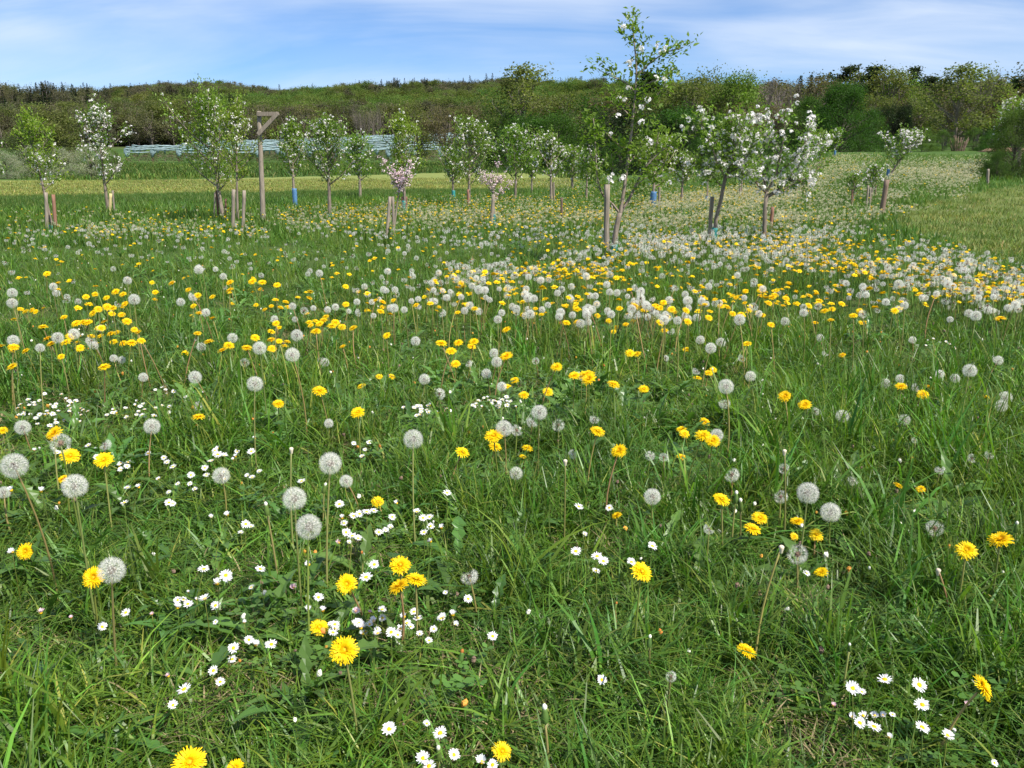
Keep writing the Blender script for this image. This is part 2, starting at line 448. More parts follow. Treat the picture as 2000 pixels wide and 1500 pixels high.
fcov = fcov * np.clip(.62 + .5 * _vn(GX, GY, .8, 3), .1, 1)
zattr = np.stack([zm.astype(float), np.maximum(zd, 0).astype(float), fcov], -1)
gm, N, L = newmat('meadow_ground')
out = N.new('ShaderNodeOutputMaterial'); b = N.new('ShaderNodeBsdfPrincipled')
geo = N.new('ShaderNodeNewGeometry')
def nz(scale, det=6, vec=None, rough=.6):
    n = N.new('ShaderNodeTexNoise'); n.inputs['Scale'].default_value = scale; n.inputs['Detail'].default_value = det
    n.inputs['Roughness'].default_value = rough
    L.new(vec or geo.outputs['Position'], n.inputs['Vector']); return n.outputs['Fac']
def ramp(f, stops):
    r = N.new('ShaderNodeValToRGB'); e = r.color_ramp.elements
    while len(e) < len(stops): e.new(.5)
    for i, (p, c) in enumerate(stops): e[i].position = p; e[i].color = (*c, 1)
    L.new(f, r.inputs[0]); return r.outputs[0]
def mixc(f, a, b_, mode='MIX'):
    n = N.new('ShaderNodeMix'); n.data_type = 'RGBA'; n.blend_type = mode
    if isinstance(f, (int, float)): n.inputs[0].default_value = f
    else: L.new(f, n.inputs[0])
    L.new(a, n.inputs[6]); L.new(b_, n.inputs[7]); return n.outputs[2]
near = ramp(nz(9, 8), [(.3, (.035, .045, .014)), (.5, (.045, .075, .016)), (.62, (.075, .085, .03)), (.75, (.13, .10, .055))])
wide = ramp(nz(1.1, 8), [(.35, (.040, .078, .014)), (.65, (.075, .125, .026))])
base = mixc(.5, near, wide)
wood_floor = ramp(nz(.05, 5), [(.35, (.045, .065, .02)), (.65, (.09, .10, .04))])
dist = N.new('ShaderNodeVectorMath'); dist.operation = 'LENGTH'; L.new(geo.outputs['Position'], dist.inputs[0])
fr = N.new('ShaderNodeMapRange'); fr.inputs['From Min'].default_value = 300; fr.inputs['From Max'].default_value = 340
L.new(dist.outputs['Value'], fr.inputs['Value'])
fr2 = N.new('ShaderNodeMapRange'); fr2.inputs['From Min'].default_value = 12; fr2.inputs['From Max'].default_value = 30
L.new(dist.outputs['Value'], fr2.inputs['Value'])
bank = mixc(.5, ramp(nz(.09, 7), [(.38, (.036, .080, .016)), (.64, (.085, .140, .028))]), ramp(nz(1.7, 9, None, .75), [(.3, (.028, .068, .014)), (.7, (.085, .145, .030))]))
base = mixc(fr2.outputs[0], base, bank)
base = mixc(fr.outputs[0], base, wood_floor)
za = N.new('ShaderNodeAttribute'); za.attribute_name = 'zone'
zsep = N.new('ShaderNodeSeparateColor'); L.new(za.outputs['Color'], zsep.inputs[0])
mp = N.new('ShaderNodeMapping'); mp.inputs['Scale'].default_value = (.12, 1.6, 1); mp.inputs['Rotation'].default_value = (0, 0, math.radians(8))
L.new(geo.outputs['Position'], mp.inputs[0])
mown = mixc(.45, ramp(nz(.8, 8, mp.outputs[0]), [(.32, (.13, .165, .035)), (.7, (.26, .29, .085))]), ramp(nz(2.2, 8), [(.3, (.12, .16, .035)), (.72, (.27, .29, .10))]))
base = mixc(zsep.outputs[0], base, mown)
dry = ramp(nz(.7, 8), [(.3, (.085, .125, .03)), (.55, (.13, .16, .045)), (.75, (.22, .20, .09))])
base = mixc(zsep.outputs[1], base, dry)
pale = ramp(nz(2.5, 8), [(.35, (.11, .17, .04)), (.62, (.30, .33, .13))])
fz = N.new('ShaderNodeMath'); fz.operation = 'MULTIPLY'; fz.inputs[1].default_value = .75; L.new(zsep.outputs[2], fz.inputs[0])
base = mixc(fz.outputs[0], base, pale)
L.new(base, b.inputs['Base Color']); b.inputs['Roughness'].default_value = .95; b.inputs['Specular IOR Level'].default_value = .1
bp = N.new('ShaderNodeBump'); bp.inputs['Strength'].default_value = .6; bp.inputs['Distance'].default_value = .03
L.new(nz(14, 8), bp.inputs['Height']); L.new(bp.outputs[0], b.inputs['Normal'])
L.new(b.outputs[0], out.inputs[0])
ground = link('ground', grid_mesh('ground', GX, GY, GZ, gm, {'zone': zattr}))
tag(ground, 'rolling green meadow ground rising to wooded hills', 'ground', kind='structure')

# ================================================================== FLOWER POSITIONS (photo pixels of the heads)
# seed heads: x, y, diameter, state (f full, r ragged, g gone/bare knob with tufts)
CLOCKS = [(28,910,54,'f'),(146,950,52,'f'),(118,866,42,'r'),(44,835,32,'f'),(297,833,34,'f'),(432,929,36,'f'),(645,905,48,'f'),(575,974,50,'f'),
 (603,1029,54,'f'),(218,1114,56,'f'),(676,940,28,'f'),(807,858,42,'f'),(1008,925,29,'f'),(984,837,36,'f'),(1010,840,26,'r'),(1053,806,34,'f'),
 (1090,830,28,'r'),(1040,824,26,'r'),(1120,887,22,'r'),(1274,970,36,'f'),(1578,963,46,'f'),(1622,1001,42,'f'),(1557,1082,44,'r'),(1429,927,32,'r'),
 (1525,970,30,'r'),(1531,915,24,'r'),(1666,938,24,'r'),(1826,1031,36,'r'),(916,1125,38,'r'),(1400,850,28,'f'),(1645,813,28,'f'),(1767,820,24,'f'),
 (1418,755,33,'f'),(1466,735,23,'f'),(1415,787,26,'r'),(1161,818,22,'r'),(571,693,31,'f'),(507,680,29,'f'),(580,655,26,'f'),(381,737,28,'f'),
 (498,750,34,'f'),(280,737,20,'f'),(829,741,24,'f'),(858,770,26,'r'),(965,690,21,'f'),(970,707,23,'f'),(950,730,22,'f'),(980,755,21,'f'),
 (393,678,20,'f'),(183,675,19,'f'),(26,665,24,'f'),(24,572,21,'f'),(24,592,22,'f'),(104,560,17,'f'),(110,573,16,'f'),(249,548,18,'f'),
 (262,585,24,'f'),(388,527,20,'f'),(393,522,17,'r'),(421,526,12,'f'),(436,540,15,'f'),(353,590,18,'f'),(594,607,17,'r'),(655,600,16,'f'),
 (640,605,15,'f'),(681,608,12,'f'),(536,623,16,'f'),(576,624,13,'f'),(624,534,16,'f'),(1134,632,20,'f'),(1145,540,17,'f'),(1408,669,21,'f'),
 (1388,680,24,'f'),(1368,664,19,'f'),(1602,660,17,'f'),(1533,628,19,'f'),(1894,724,29,'f'),(1835,731,20,'f'),(1865,739,20,'f'),(1729,749,22,'f'),
 (1758,740,20,'f'),(1790,757,20,'r'),(1963,777,28,'f'),(1955,793,26,'f'),(1950,704,20,'f'),(1782,664,16,'f'),(1906,617,23,'f'),(1892,612,18,'f'),
 (1930,606,18,'f'),(1899,895,20,'r'),(1933,888,20,'r'),(1836,917,22,'r'),(1270,890,22,'r'),(1296,893,20,'r'),(642,827,20,'f'),(388,793,20,'r'),
 (222,700,17,'f'),(238,703,16,'f'),(478,708,20,'r'),(205,868,26,'r'),(1385,1033,24,'r'),(1310,1321,24,'r'),(8,962,26,'f'),(612,602,13,'f'),
 (1116,560,15,'f'),(1097,565,15,'f'),(1115,585,16,'f'),(935,566,20,'f'),(948,567,16,'f'),(882,574,15,'f'),(840,590,15,'f'),(790,495,10,'f'),
 (757,530,15,'f'),(806,540,14,'f'),(749,566,16,'f'),(718,575,14,'f'),(726,590,13,'f'),(857,533,14,'f'),(848,548,14,'f'),(1185,556,16,'f'),
 (1205,572,16,'f'),(1361,621,18,'f'),(1288,620,14,'f'),(1440,538,14,'f'),(1262,620,13,'f'),(1384,560,16,'f'),(1755,555,20,'f'),(1685,560,16,'f'),
 (1706,560,14,'f'),(1850,548,16,'f'),(1861,560,16,'f'),(1843,572,14,'f'),(1730,590,17,'f'),(1569,600,15,'f'),(1612,690,14,'r'),(1652,553,14,'f'),
 (1310,647,17,'r'),(1046,705,16,'r'),(1136,738,12,'r'),(712,560,14,'f'),(1974,605,17,'f'),(1857,600,16,'r'),(1944,700,15,'r'),(1449,700,16,'r'),
 (1360,725,17,'r'),(1300,700,14,'r'),(915,710,16,'r'),(628,704,18,'r'),(634,708,20,'r'),(76,1197,10,'r'),(1592,804,18,'r'),(1787,860,14,'r')]
CLOCKS = [c for c in CLOCKS if c[:2] != (76, 1197)]
# yellow heads: x, y, diameter
YELLOWS = [(672,1270,52),(677,1141,38),(781,1105,41),(780,1146,42),(812,1133,40),(623,1226,36),(370,1490,60),(460,1500,34),(980,1468,38),(183,1128,40),
 (50,1077,32),(137,891,34),(203,899,34),(106,847,32),(124,936,24),(1252,1117,42),(1458,1272,36),(1918,1343,50),(1954,1055,42),(1887,1075,38),(1604,1118,26),
 (1484,1012,30),(1470,1034,32),(1409,976,32),(1557,1019,26),(1594,1045,27),(1551,1048,16),(737,981,25),(903,884,27),(964,852,33),(967,873,25),(1030,876,21),
 (1021,892,14),(1209,881,30),(1167,843,28),(1205,1007,20),(1754,949,20),(1798,956,17),(1331,839,20),(1337,848,19),(1373,851,30),(1392,861,28),(1377,824,20),
 (1572,791,24),(1533,774,24),(1331,893,19),(699,806,26),(624,764,27),(544,789,22),(706,755,18),(24,716,20),(204,717,22),(5,841,18),(388,815,24),
 (1198,751,24),(1145,733,32),(1150,741,28),(1122,734,22),(1087,717,22),(1362,739,17),(1384,729,17),(1393,722,14),(1257,760,20),(1244,692,17),(1230,690,18),
 (989,696,24),(890,711,18),(881,686,20),(895,670,18),(925,668,19),(921,677,17),(862,671,22),(1023,772,20),(1070,766,20),(992,756,17),(1005,743,17),
 (1802,771,22),(1760,755,22),(1815,757,18),(1926,776,14),(1645,694,14),(1340,683,14),(1459,672,17),(435,685,22),(447,675,20),(482,680,20),(408,668,20),
 (530,664,17),(531,681,17),(556,676,14),(362,690,14),(741,736,14),(765,736,15),(84,639,18),(93,662,20),(100,672,18),(129,669,20),(137,658,18),(150,670,15),
 (2,677,18),(22,686,14),(50,609,13),(62,606,12),(40,604,12),(70,609,12),(28,624,12),(125,620,14),(149,632,18),(161,630,18),(172,630,17),(182,612,17),(192,604,15),
 (210,600,17),(220,602,15),(219,613,13),(238,615,14),(248,628,17),(204,628,14),(198,641,16),(192,641,14),(216,652,15),(228,650,14),(222,668,15),(240,671,15),
 (257,670,20),(196,657,14),(178,657,14),(187,673,14),(240,575,14),(226,570,15),(186,575,13),(168,580,13),(208,582,13),(244,594,14),(113,553,12),(92,535,14),
 (85,602,9),(336,553,14),(368,566,13),(378,598,13),(386,577,14),(415,580,13),(389,612,14),(415,622,15),(302,585,10),(297,552,10),(303,571,12),(375,617,9),
 (449,552,15),(449,567,16),(493,550,16),(512,552,16),(541,557,14),(558,590,13),(562,600,12),(548,601,12),(530,598,10),(606,570,12),(604,582,12),(500,596,10),
 (517,605,11),(618,629,17),(632,626,16),(648,637,18),(655,630,16),(668,639,15),(690,641,17),(617,648,20),(604,630,14),(600,613,10),(636,619,14),(675,560,12),
 (715,565,10),(747,590,14),(734,587,14),(716,606,10),(530,648,14),(545,640,12),(560,668,14),(508,565,10),(454,593,9),(700,570,9),(747,600,11),(760,600,9),
 (901,553,13),(905,560,12),(857,600,10),(863,565,11),(895,590,11),(912,595,12),(989,565,13),(988,580,10),(1045,613,10),(1101,598,12),(1106,631,16),(1127,629,15),
 (1124,601,12),(1106,598,12),(1198,648,12),(1204,640,12),(1240,598,18),(1236,628,12),(1283,598,18),(1290,602,14),(1310,605,14),(1318,611,12),(1232,566,11),
 (1372,580,14),(1420,600,16),(1408,598,14),(1450,617,14),(1486,560,14),(1485,568,13),(1485,578,13),(1508,581,17),(1513,577,14),(1535,583,14),(1456,569,12),
 (1580,578,15),(1594,571,12),(1600,588,15),(1644,594,14),(1625,604,13),(1576,608,10),(1682,631,12),(1690,630,10),(1540,553,12),(1632,558,12),(1904,585,14),
 (1955,622,18),(1948,625,14),(1832,573,11),(1963,535,12),(1700,543,13),(1952,553,10)]
DAISIES = [(663,985,20),(690,1008,18),(702,1004,18),(716,1000,19),(730,998,17),(668,1012,17),(672,1022,16),(676,1040,19),(688,1047,19),(699,1052,18),
 (662,1060,16),(682,1060,14),(766,1010,16),(740,1040,20),(753,1036,15),(762,1030,15),(814,1000,18),(826,1012,18),(839,1010,17),(841,1028,17),(862,1031,17),
 (828,1040,18),(841,1058,16),(775,983,15),(715,1128,28),(731,1103,22),(398,1112,24),(441,1124,26),(446,1130,20),(424,1140,24),(508,1112,22),(347,1187,22),
 (367,1180,20),(347,1173,18),(358,1172,16),(400,1170,24),(384,1171,12),(421,1183,21),(246,1197,20),(200,1225,22),(80,1197,20),(297,1200,12),(456,1266,24),
 (486,1250,20),(500,1260,22),(530,1259,26),(454,1288,19),(417,1310,22),(430,1332,20),(360,1347,30),(338,1378,23),(602,1190,20),(622,1167,22),(630,1193,21),
 (654,1220,22),(650,1236,22),(491,1147,14),(696,1216,20),(708,1221,18),(722,1220,18),(737,1230,15),(764,1235,23),(777,1240,17),(789,1205,20),(816,1208,20),
 (795,1217,18),(802,1224,15),(847,1229,17),(884,1201,22),(914,1170,20),(962,1243,22),(890,1220,18),(838,1251,16),(870,1158,12),(1125,1077,23),(1166,1087,23),
 (1178,1097,24),(1164,1115,18),(1233,1098,20),(1274,1067,21),(1130,990,20),(1190,992,16),(1142,1043,12),(873,963,18),(589,940,18),(515,905,1),
 (603,1103,20),(480,1024,20),(490,1028,14),(470,1040,12),(243,982,17),(271,952,16),(80,960,20),(22,958,20),(24,1078,20),(330,982,18),(337,984,15),(412,1010,14),
 (444,1006,18),(373,928,16),(400,914,15),(403,928,15),(371,945,12),(338,912,15),(289,886,13),(250,903,14),(187,880,14),(189,893,15),(172,870,13),(420,880,14),
 (425,888,20),(438,890,16),(425,876,12),(463,882,12),(460,892,13),(491,882,17),(498,857,13),(410,901,12),(112,884,14),(233,910,12),(67,880,12),(691,867,12),
 (721,864,12),(707,891,12),(713,878,10),(760,1425,32),(833,1414,18),(860,1432,30),(886,1475,28),(826,1482,32),(838,1497,30),(941,1488,32),(962,1494,24),
 (1665,1345,32),(1683,1352,18),(1728,1328,30),(1795,1338,32),(1801,1377,30),(1801,1421,30),(1850,1437,28),(1707,1420,30),(1679,1412,24),(1664,1400,22),
 (1708,1398,20),(1686,1398,20),(1724,1397,20),(1743,1396,14),(1737,1440,18),(1175,1328,22),(1575,1120,16),(1942,1490,16),(1627,1378,16),(1887,1376,16),
 (329,1321,15),(139,1207,13),(573,1148,20),(722,1197,14),(695,1194,18),(477,1216,14),(368,1157,11),(421,1215,12)]
DAISIES = [d for d in DAISIES if d[2] > 5]
PINK_DAISY = {(80,1197),(297,1200),(139,1207),(573,1148),(695,1194),(329,1321),(1887,1376),(1627,1378),(722,1197),(703,1052),(662,1060)}
def blob(n, cx, cy, rx, ry, seed, dmin=0):
    r = np.random.default_rng(seed); a = r.uniform(0, 2 * math.pi, n); q = np.sqrt(r.uniform(0, 1, n))
    return np.stack([cx + rx * q * np.cos(a), cy + ry * q * np.sin(a)], -1)
DAISY_PATCHES = [   # count, cx, cy, rx, ry, phrase
    (48, 105, 800, 72, 34, 'crowded in the white daisy patch by the left edge'),
    (20, 268, 800, 78, 20, 'scattered beside the crowded daisy patch on the left'),
    (10, 360, 765, 60, 12, 'in the thin daisy row above the left foreground'),
    (16, 830, 802, 52, 11, 'in the small daisy row in front of the middle grass'),
    (22, 968, 788, 48, 14, 'in the daisy patch just above the central seed heads'),
    (10, 1822, 675, 48, 13, 'in the small daisy patch in the grass at right'),
    (18, 340, 925, 170, 42, 'strewn thinly below the crowded left daisy patch'),
    (16, 760, 1215, 120, 32, 'strewn among the larger daisies beside the face-on dandelions'),
]

# ------------------------------------------------------------------ random fields of dandelions (photo regions -> ground)
def poly_points(poly, n, seed):
    r = np.random.default_rng(seed); p = np.array(poly, float); lo, hi = p.min(0), p.max(0)
    got = []
    k = 0
    while k < n:
        q = r.uniform(lo, hi, (4000, 2)); q = q[inside(poly, q[:, 0], q[:, 1])]; got.append(q); k += len(q)
    return np.concatenate(got)[:n]
FIELD = [  # polygon, seed heads, yellow heads
    ([(1230, 455), (1450, 450), (1620, 462), (1760, 490), (1890, 525), (1990, 560), (2060, 590), (2060, 620), (1800, 560), (1560, 530), (1300, 530), (850, 535), (880, 515), (1180, 512)], 430, 480),
    ([(1230, 458), (1480, 455), (1600, 470), (1560, 500), (1400, 502), (1240, 498)], 260, 60),
    ([(1500, 470), (1600, 462), (1760, 492), (1900, 528), (1700, 530), (1500, 512)], 150, 150),
    ([(850, 510), (1200, 515), (1200, 545), (900, 545)], 110, 110),
    ([(830, 535), (1300, 530), (1950, 560), (1990, 600), (1800, 625), (1500, 620), (1200, 625), (840, 605)], 210, 190),
    ([(700, 500), (900, 500), (860, 620), (700, 620)], 30, 20),
    ([(0, 500), (700, 500), (700, 560), (0, 545)], 26, 26),
    ([(0, 545), (700, 560), (860, 620), (800, 680), (0, 690)], 26, 22),
    ([(0, 470), (800, 470), (850, 500), (0, 500)], 30, 12),
    ([(560, 430), (1200, 430), (1480, 432), (1720, 455), (1480, 470), (1180, 500), (800, 470), (560, 445)], 520, 170),
    ([(1200, 425), (1560, 420), (1700, 440), (1640, 460), (1230, 462)], 420, 70),
    ([(150, 438), (420, 436), (520, 448), (500, 462), (170, 462)], 170, 90),
    ([(0, 410), (560, 402), (560, 440), (0, 470)], 130, 90),
    ([(540, 400), (1000, 392), (1200, 400), (1200, 432), (560, 436)], 560, 480),
    ([(640, 408), (1000, 402), (1330, 410), (1560, 412), (1560, 428), (1200, 430), (640, 424)], 800, 260),
    ([(1200, 398), (1560, 398), (1740, 398), (1880, 406), (1760, 414), (1640, 430), (1200, 425)], 850, 150),
    ([(1700, 440), (1780, 470), (1900, 495), (2000, 530), (2000, 556), (1850, 510), (1700, 470)], 90, 60),
    ([(1585, 320), (1640, 300), (1735, 302), (1690, 330), (1600, 362), (1545, 396), (1330, 408), (1200, 393), (1480, 358)], 2700, 520),
    ([(1765, 302), (1930, 303), (1905, 345), (1880, 385), (1800, 374), (1740, 388), (1725, 350)], 2600, 220),
    ([(1690, 330), (1765, 302), (1725, 350), (1740, 388), (1560, 400), (1600, 362)], 420, 60),
    ([(760, 384), (1200, 374), (1480, 356), (1480, 398), (1200, 400), (760, 402)], 700, 520),
    ([(1000, 352), (1480, 330), (1480, 362), (1100, 376)], 500, 160),
]
fc, fy = [], []
for k, (poly, a, b_) in enumerate(FIELD):
    if a: fc.append(poly_points(poly, int(a * (3.0 if k > 7 else 1.75)), 100 + k))
    if b_: fy.append(poly_points(poly, int(b_ * (2.6 if k > 7 else 1.9)), 300 + k))
fc = np.concatenate(fc); fy = np.concatenate(fy)
for q_ in (fc, fy):      # feather the borders of the stands
    w_ = np.clip((q_[:, 1] - 300) / 200, .06, 1.0)
    q_ = q_
    q_[:, 0] += RNG.normal(0, 16, len(q_)) * np.maximum(w_, .5); q_[:, 1] += RNG.normal(0, 11, len(q_)) * np.maximum(w_ ** 1.5, .16)
# ================================================================== FLOWER MESHES
R = random.Random(11)
def frame_of(ax):
    ax = Vector(ax).normalized(); ref = Vector((0, 0, 1)) if abs(ax.z) < .9 else Vector((1, 0, 0))
    u = ax.cross(ref).normalized(); return ax, u, ax.cross(u)
def yellow_head(seed, lod=0):
    r = random.Random(seed); m = MB()
    rings = ((46, .0208, 2, .0023, 1.0), (42, .0182, 14, .0023, 1.0), (38, .0150, 28, .0023, .98), (32, .0112, 45, .0022, .95), (22, .0078, 62, .002, .92), (12, .006, 78, .002, .9)) if lod == 0 else \
            ((14, .0205, 8, .0095, 1.0), (10, .015, 36, .010, .95))
    for n, ln, el, w, tt in rings:
        for k in range(n):
            a = 2 * math.pi * (k + r.uniform(-.35, .35)) / n; e = math.radians(el + r.uniform(-9, 9)); l = ln * r.uniform(.8, 1.08)
            d = Vector((math.cos(a), math.sin(a), 0)); s = Vector((-math.sin(a), math.cos(a), 0))
            up = Vector((0, 0, 1)); p0 = d * .002 + up * .001; dirv = d * math.cos(e) + up * math.sin(e)
            p1 = p0 + dirv * l * .55 + up * l * .05; p2 = p0 + dirv * l - up * l * .05
            t = tt * r.uniform(.9, 1.06); tint = (t, t * (1 if el < 50 else .86), t)
            m.add([p0 - s * w * .2, p0 + s * w * .2, p1 + s * w * .5, p1 - s * w * .5, p2 + s * w * .28, p2 - s * w * .28], [(0, 1, 2, 3), (3, 2, 4, 5)], tint)
    m.ball((0, 0, .0035), .0042, 8, 4, .6, tint=(.9, .8, .9), bumpy=.1)
    m.mi = 1; m.tint = (1, 1, 1)
    if lod == 0:
        m.tube([(0, 0, -.011), (0, 0, -.008), (0, 0, -.001), (0, 0, .0015)], [.003, .0055, .0065, .003], 8)
        for k in range(9):
            a = 2 * math.pi * k / 9; d = Vector((math.cos(a), math.sin(a), 0)); s = Vector((-math.sin(a), math.cos(a), 0))
            m.add([d * .005 + Vector((0, 0, -.008)) - s * .0012, d * .005 + Vector((0, 0, -.008)) + s * .0012, d * .010 + Vector((0, 0, -.014))], [(0, 1, 2)])
    return m
def clock_head(seed, lod=0, ragged=0.0, Rr=.027):
    r = random.Random(seed); m = MB()
    n = (125, 60, 26)[lod]; nh = (14, 6, 4)[lod]; w = (.00025, .0011, .0026)[lod]
    gapdir = Vector((r.uniform(-1, 1), r.uniform(-1, 1), r.uniform(-.2, 1))).normalized()
    for k in range(n):
        z = 1 - 1.86 * (k + .5) / n; q = math.sqrt(1 - z * z); a = k * 2.39996 + r.uniform(-.1, .1)
        ax = Vector((q * math.cos(a), q * math.sin(a), z))
        if ragged and (ax.dot(gapdir) > .55 - ragged or r.random() < ragged * .55): continue
        ax, u, v = frame_of((ax + Vector([r.uniform(-1, 1) for _ in range(3)]) * (.05 + ragged * .25)))
        base = Rr * r.uniform(.66, .74)
        m.mi = 0
        if lod == 0:
            m.add([ax * .005 - u * .00012, ax * .005 + u * .00012, ax * base], [(0, 1, 2)], (.9, .88, .8))
        p0 = ax * base; hl = Rr * .42
        for j in range(nh):
            b_ = 2 * math.pi * (j + r.uniform(-.3, .3)) / nh; e = math.radians(r.uniform(28, 62) if lod < 2 else r.uniform(20, 60))
            d = ax * math.sin(e) * .82 + (u * math.cos(b_) + v * math.sin(b_)) * math.cos(e)
            sd = d.cross(ax).normalized()
            p1 = p0 + d * hl * r.uniform(.85, 1.1)
            if lod == 0: m.add([p0 - sd * w * .6, p0 + sd * w * .6, p1 + sd * w * .35, p1 - sd * w * .35], [(0, 1, 2, 3)])
            else: m.add([p0 - sd * w * .5, p0 + sd * w * .5, p1], [(0, 1, 2)])
        if lod == 0:
            m.mi = 1
            m.add([ax * .0045 - u * .0008, ax * .0045 + u * .0008, ax * .0095 + u * .0004, ax * .0095 - u * .0004], [(0, 1, 2, 3)])
    m.mi = 1; m.tint = (1, 1, 1)
    m.ball((0, 0, 0), .0052 if lod == 0 else .007, 7, 4, tint=(.9, .85, .8) if ragged < .5 else (2.6, 2.8, 3.0))
    if ragged >= .5 and lod == 0:
        for k in range(8):
            a = 2 * math.pi * k / 8; d = Vector((math.cos(a), math.sin(a), -1.1)); s = Vector((-math.sin(a), math.cos(a), 0))
            m.add([Vector((0, 0, -.004)) - s * .001, Vector((0, 0, -.004)) + s * .001, d * .013], [(0, 1, 2)], (1.2, 1.1, .9))
    return m
def daisy_head(seed, tilt=0.0):
    r = random.Random(seed); p = MB()
    n = r.randint(22, 28)
    for k in range(n):
        a = 2 * math.pi * (k + r.uniform(-.3, .3)) / n; l = .0108 * r.uniform(.86, 1.06); w = .0021
        e = math.radians(r.uniform(-2, 22) + tilt)
        d = Vector((math.cos(a) * math.cos(e), math.sin(a) * math.cos(e), math.sin(e))); s = Vector((-math.sin(a), math.cos(a), 0))
        z0 = Vector((0, 0, r.uniform(-.0004, .0004)))
        p.add([z0 + d * .002 - s * w * .25, z0 + d * .002 + s * w * .25, z0 + d * l * .7 + s * w * .5, z0 + d * l * .7 - s * w * .5,
               z0 + d * l + s * w * .22, z0 + d * l - s * w * .22], [(0, 1, 2, 3), (3, 2, 4, 5)], (1, 1, 1) if r.random() < .9 else (.98, .85, .9))
    c = MB(); c.ball((0, 0, .0006), .0037, 9, 5, .55, bumpy=.08)
    c.tube([(0, 0, -.0035), (0, 0, -.001)], [.0015, .0035], 7, tint=(.25, .45, 1))
    return p, c
def stem_mesh(seed, r0, lean, n=7, tint=(1, 1, 1)):
    """unit-height stalk: tip at (lean,0,1)"""
    r = random.Random(seed); m = MB(); pts = []; rad = []
    bow = r.uniform(-.25, .25)
    for i in range(n):
        t = i / (n - 1); pts.append((lean * t ** 1.6, bow * lean * math.sin(t * math.pi), t)); rad.append(r0 * (1.15 - .3 * t))
    m.tube(pts, rad, 6, tint=tint); return m
ME = {}
ME['yellow'] = [yellow_head(k).mesh('dandelion_flower_%d' % k, ['yellow', 'bract']) for k in range(5)]
ME['clock'] = [clock_head(k).mesh('seed_ball_%d' % k, ['down', 'seed']) for k in range(5)]
ME['ragged'] = [clock_head(20 + k, 0, .33).mesh('ragged_seed_ball_%d' % k, ['down', 'seed']) for k in range(4)]
ME['gone'] = [clock_head(30 + k, 0, .8).mesh('bare_seed_head_%d' % k, ['down', 'seed']) for k in range(2)]
LEANS = [.02, .07, .13, .2, .28, .05]
STEM_TINTS = [(1, 1, 1), (1.2, 1.05, 1.2), (1.5, 1.05, 1.3), (1.05, 1.1, .8), (1.7, 1.05, 1.5), (.8, 1, .7)]
ME['stem'] = [stem_mesh(k, .0024, LEANS[k], tint=STEM_TINTS[k]).mesh('stalk_%d' % k, ['stalk'], True) for k in range(6)]
ME['thin'] = [stem_mesh(40 + k, .0010, LEANS[k], tint=(.8, .9, .7)).mesh('thin_stalk_%d' % k, ['stalk'], True) for k in range(6)]
DH = [daisy_head(k, (0, 0, 14, 40)[k]) for k in range(4)]
ME['dpet'] = [p.mesh('daisy_petals_%d' % k, ['daisy']) for k, (p, c) in enumerate(DH)]
ME['ppet'] = [p.mesh('pink_daisy_petals_%d' % k, ['daisy_pink']) for k, (p, c) in enumerate(DH)]
ME['ddisc'] = [c.mesh('daisy_disc_%d' % k, ['disc'], True) for k, (p, c) in enumerate(DH)]

# ------------------------------------------------------------------ the singled-out flowers
def place(px, py, dpx, D, lo, hi):
    """head position on the sight line from its size; height above ground kept within lo..hi"""
    d = rays(px, py)
    P = CAM + d * (D * F / dpx)
    h = P[2] - gz(P[0], P[1])
    if h < lo or h > hi:
        hh = min(max(h, lo), hi)
        g = hit([px], [py], hh)[0]; P = np.array([g[0], g[1], g[2] + hh]); h = hh
    dep = P[1] * CP - (P[2] - 1) * SP
    size = dpx * dep / F
    return P, float(h), float(size)
COLS = [(150, 'below the red-staked tree'), (330, 'below the yellow-staked tree'), (540, 'below the perch post'), (740, 'below the blue-guarded tree'),
        (900, 'below the leaning stakes'), (1080, 'below the pink-topped tree'), (1290, 'below the tallest tree'), (1460, 'below the leaning tree'),
        (1640, 'below the whitest tree'), (1830, 'below the brown post'), (9999, 'below the edge bush')]
ROWS = [(600, 'in the thick flower band'), (650, 'fronting the flower band'), (700, 'before the flower band'), (765, 'in the middle grass'),
        (850, 'in the lower-middle grass'), (950, 'in the near grass'), (1090, 'close to the camera'), (1240, 'very close to the camera'), (9999, 'along the bottom edge')]
ORD = ['first', 'second', 'third', 'fourth', 'fifth', 'sixth', 'seventh', 'eighth', 'ninth', 'tenth', 'eleventh', 'twelfth', 'thirteenth', 'fourteenth', 'fifteenth', 'sixteenth', 'seventeenth', 'eighteenth', 'nineteenth', 'twentieth']
CATS = {'clock': 'dandelion seed head', 'yellow': 'dandelion', 'daisy': 'daisy'}
LOOK = {'f': 'white seed ball', 'r': 'ragged seed head', 'yellow': 'yellow dandelion', 'daisy': 'white daisy', 'pink': 'pink-tinged daisy'}
def label_cells(items):
    """items: dicts with px, py, look; ordinals from the left within each cell"""
    cells = {}
    for it in items:
        c = next(t for x, t in COLS if it['px'] < x); r_ = next(t for y, t in ROWS if it['py'] < y)
        cells.setdefault((it['look'], r_, c), []).append(it)
    for (look, r_, c), mem in cells.items():
        mem.sort(key=lambda i: i['px'])
        for k, it in enumerate(mem):
            if len(mem) == 1: it['label'] = '%s alone %s %s' % (look, r_, c)
            elif k == len(mem) - 1 : it['label'] = 'rightmost %s %s %s' % (look, r_, c)
            elif k == 0: it['label'] = 'leftmost %s %s %s' % (look, r_, c)
            else: it['label'] = '%s %s from left %s %s' % (ORD[min(k, 19)], look, r_, c)
face_cam = Vector((0, -1, .35)).normalized()
HERO = []          # base positions: grass is kept lower round the small ones
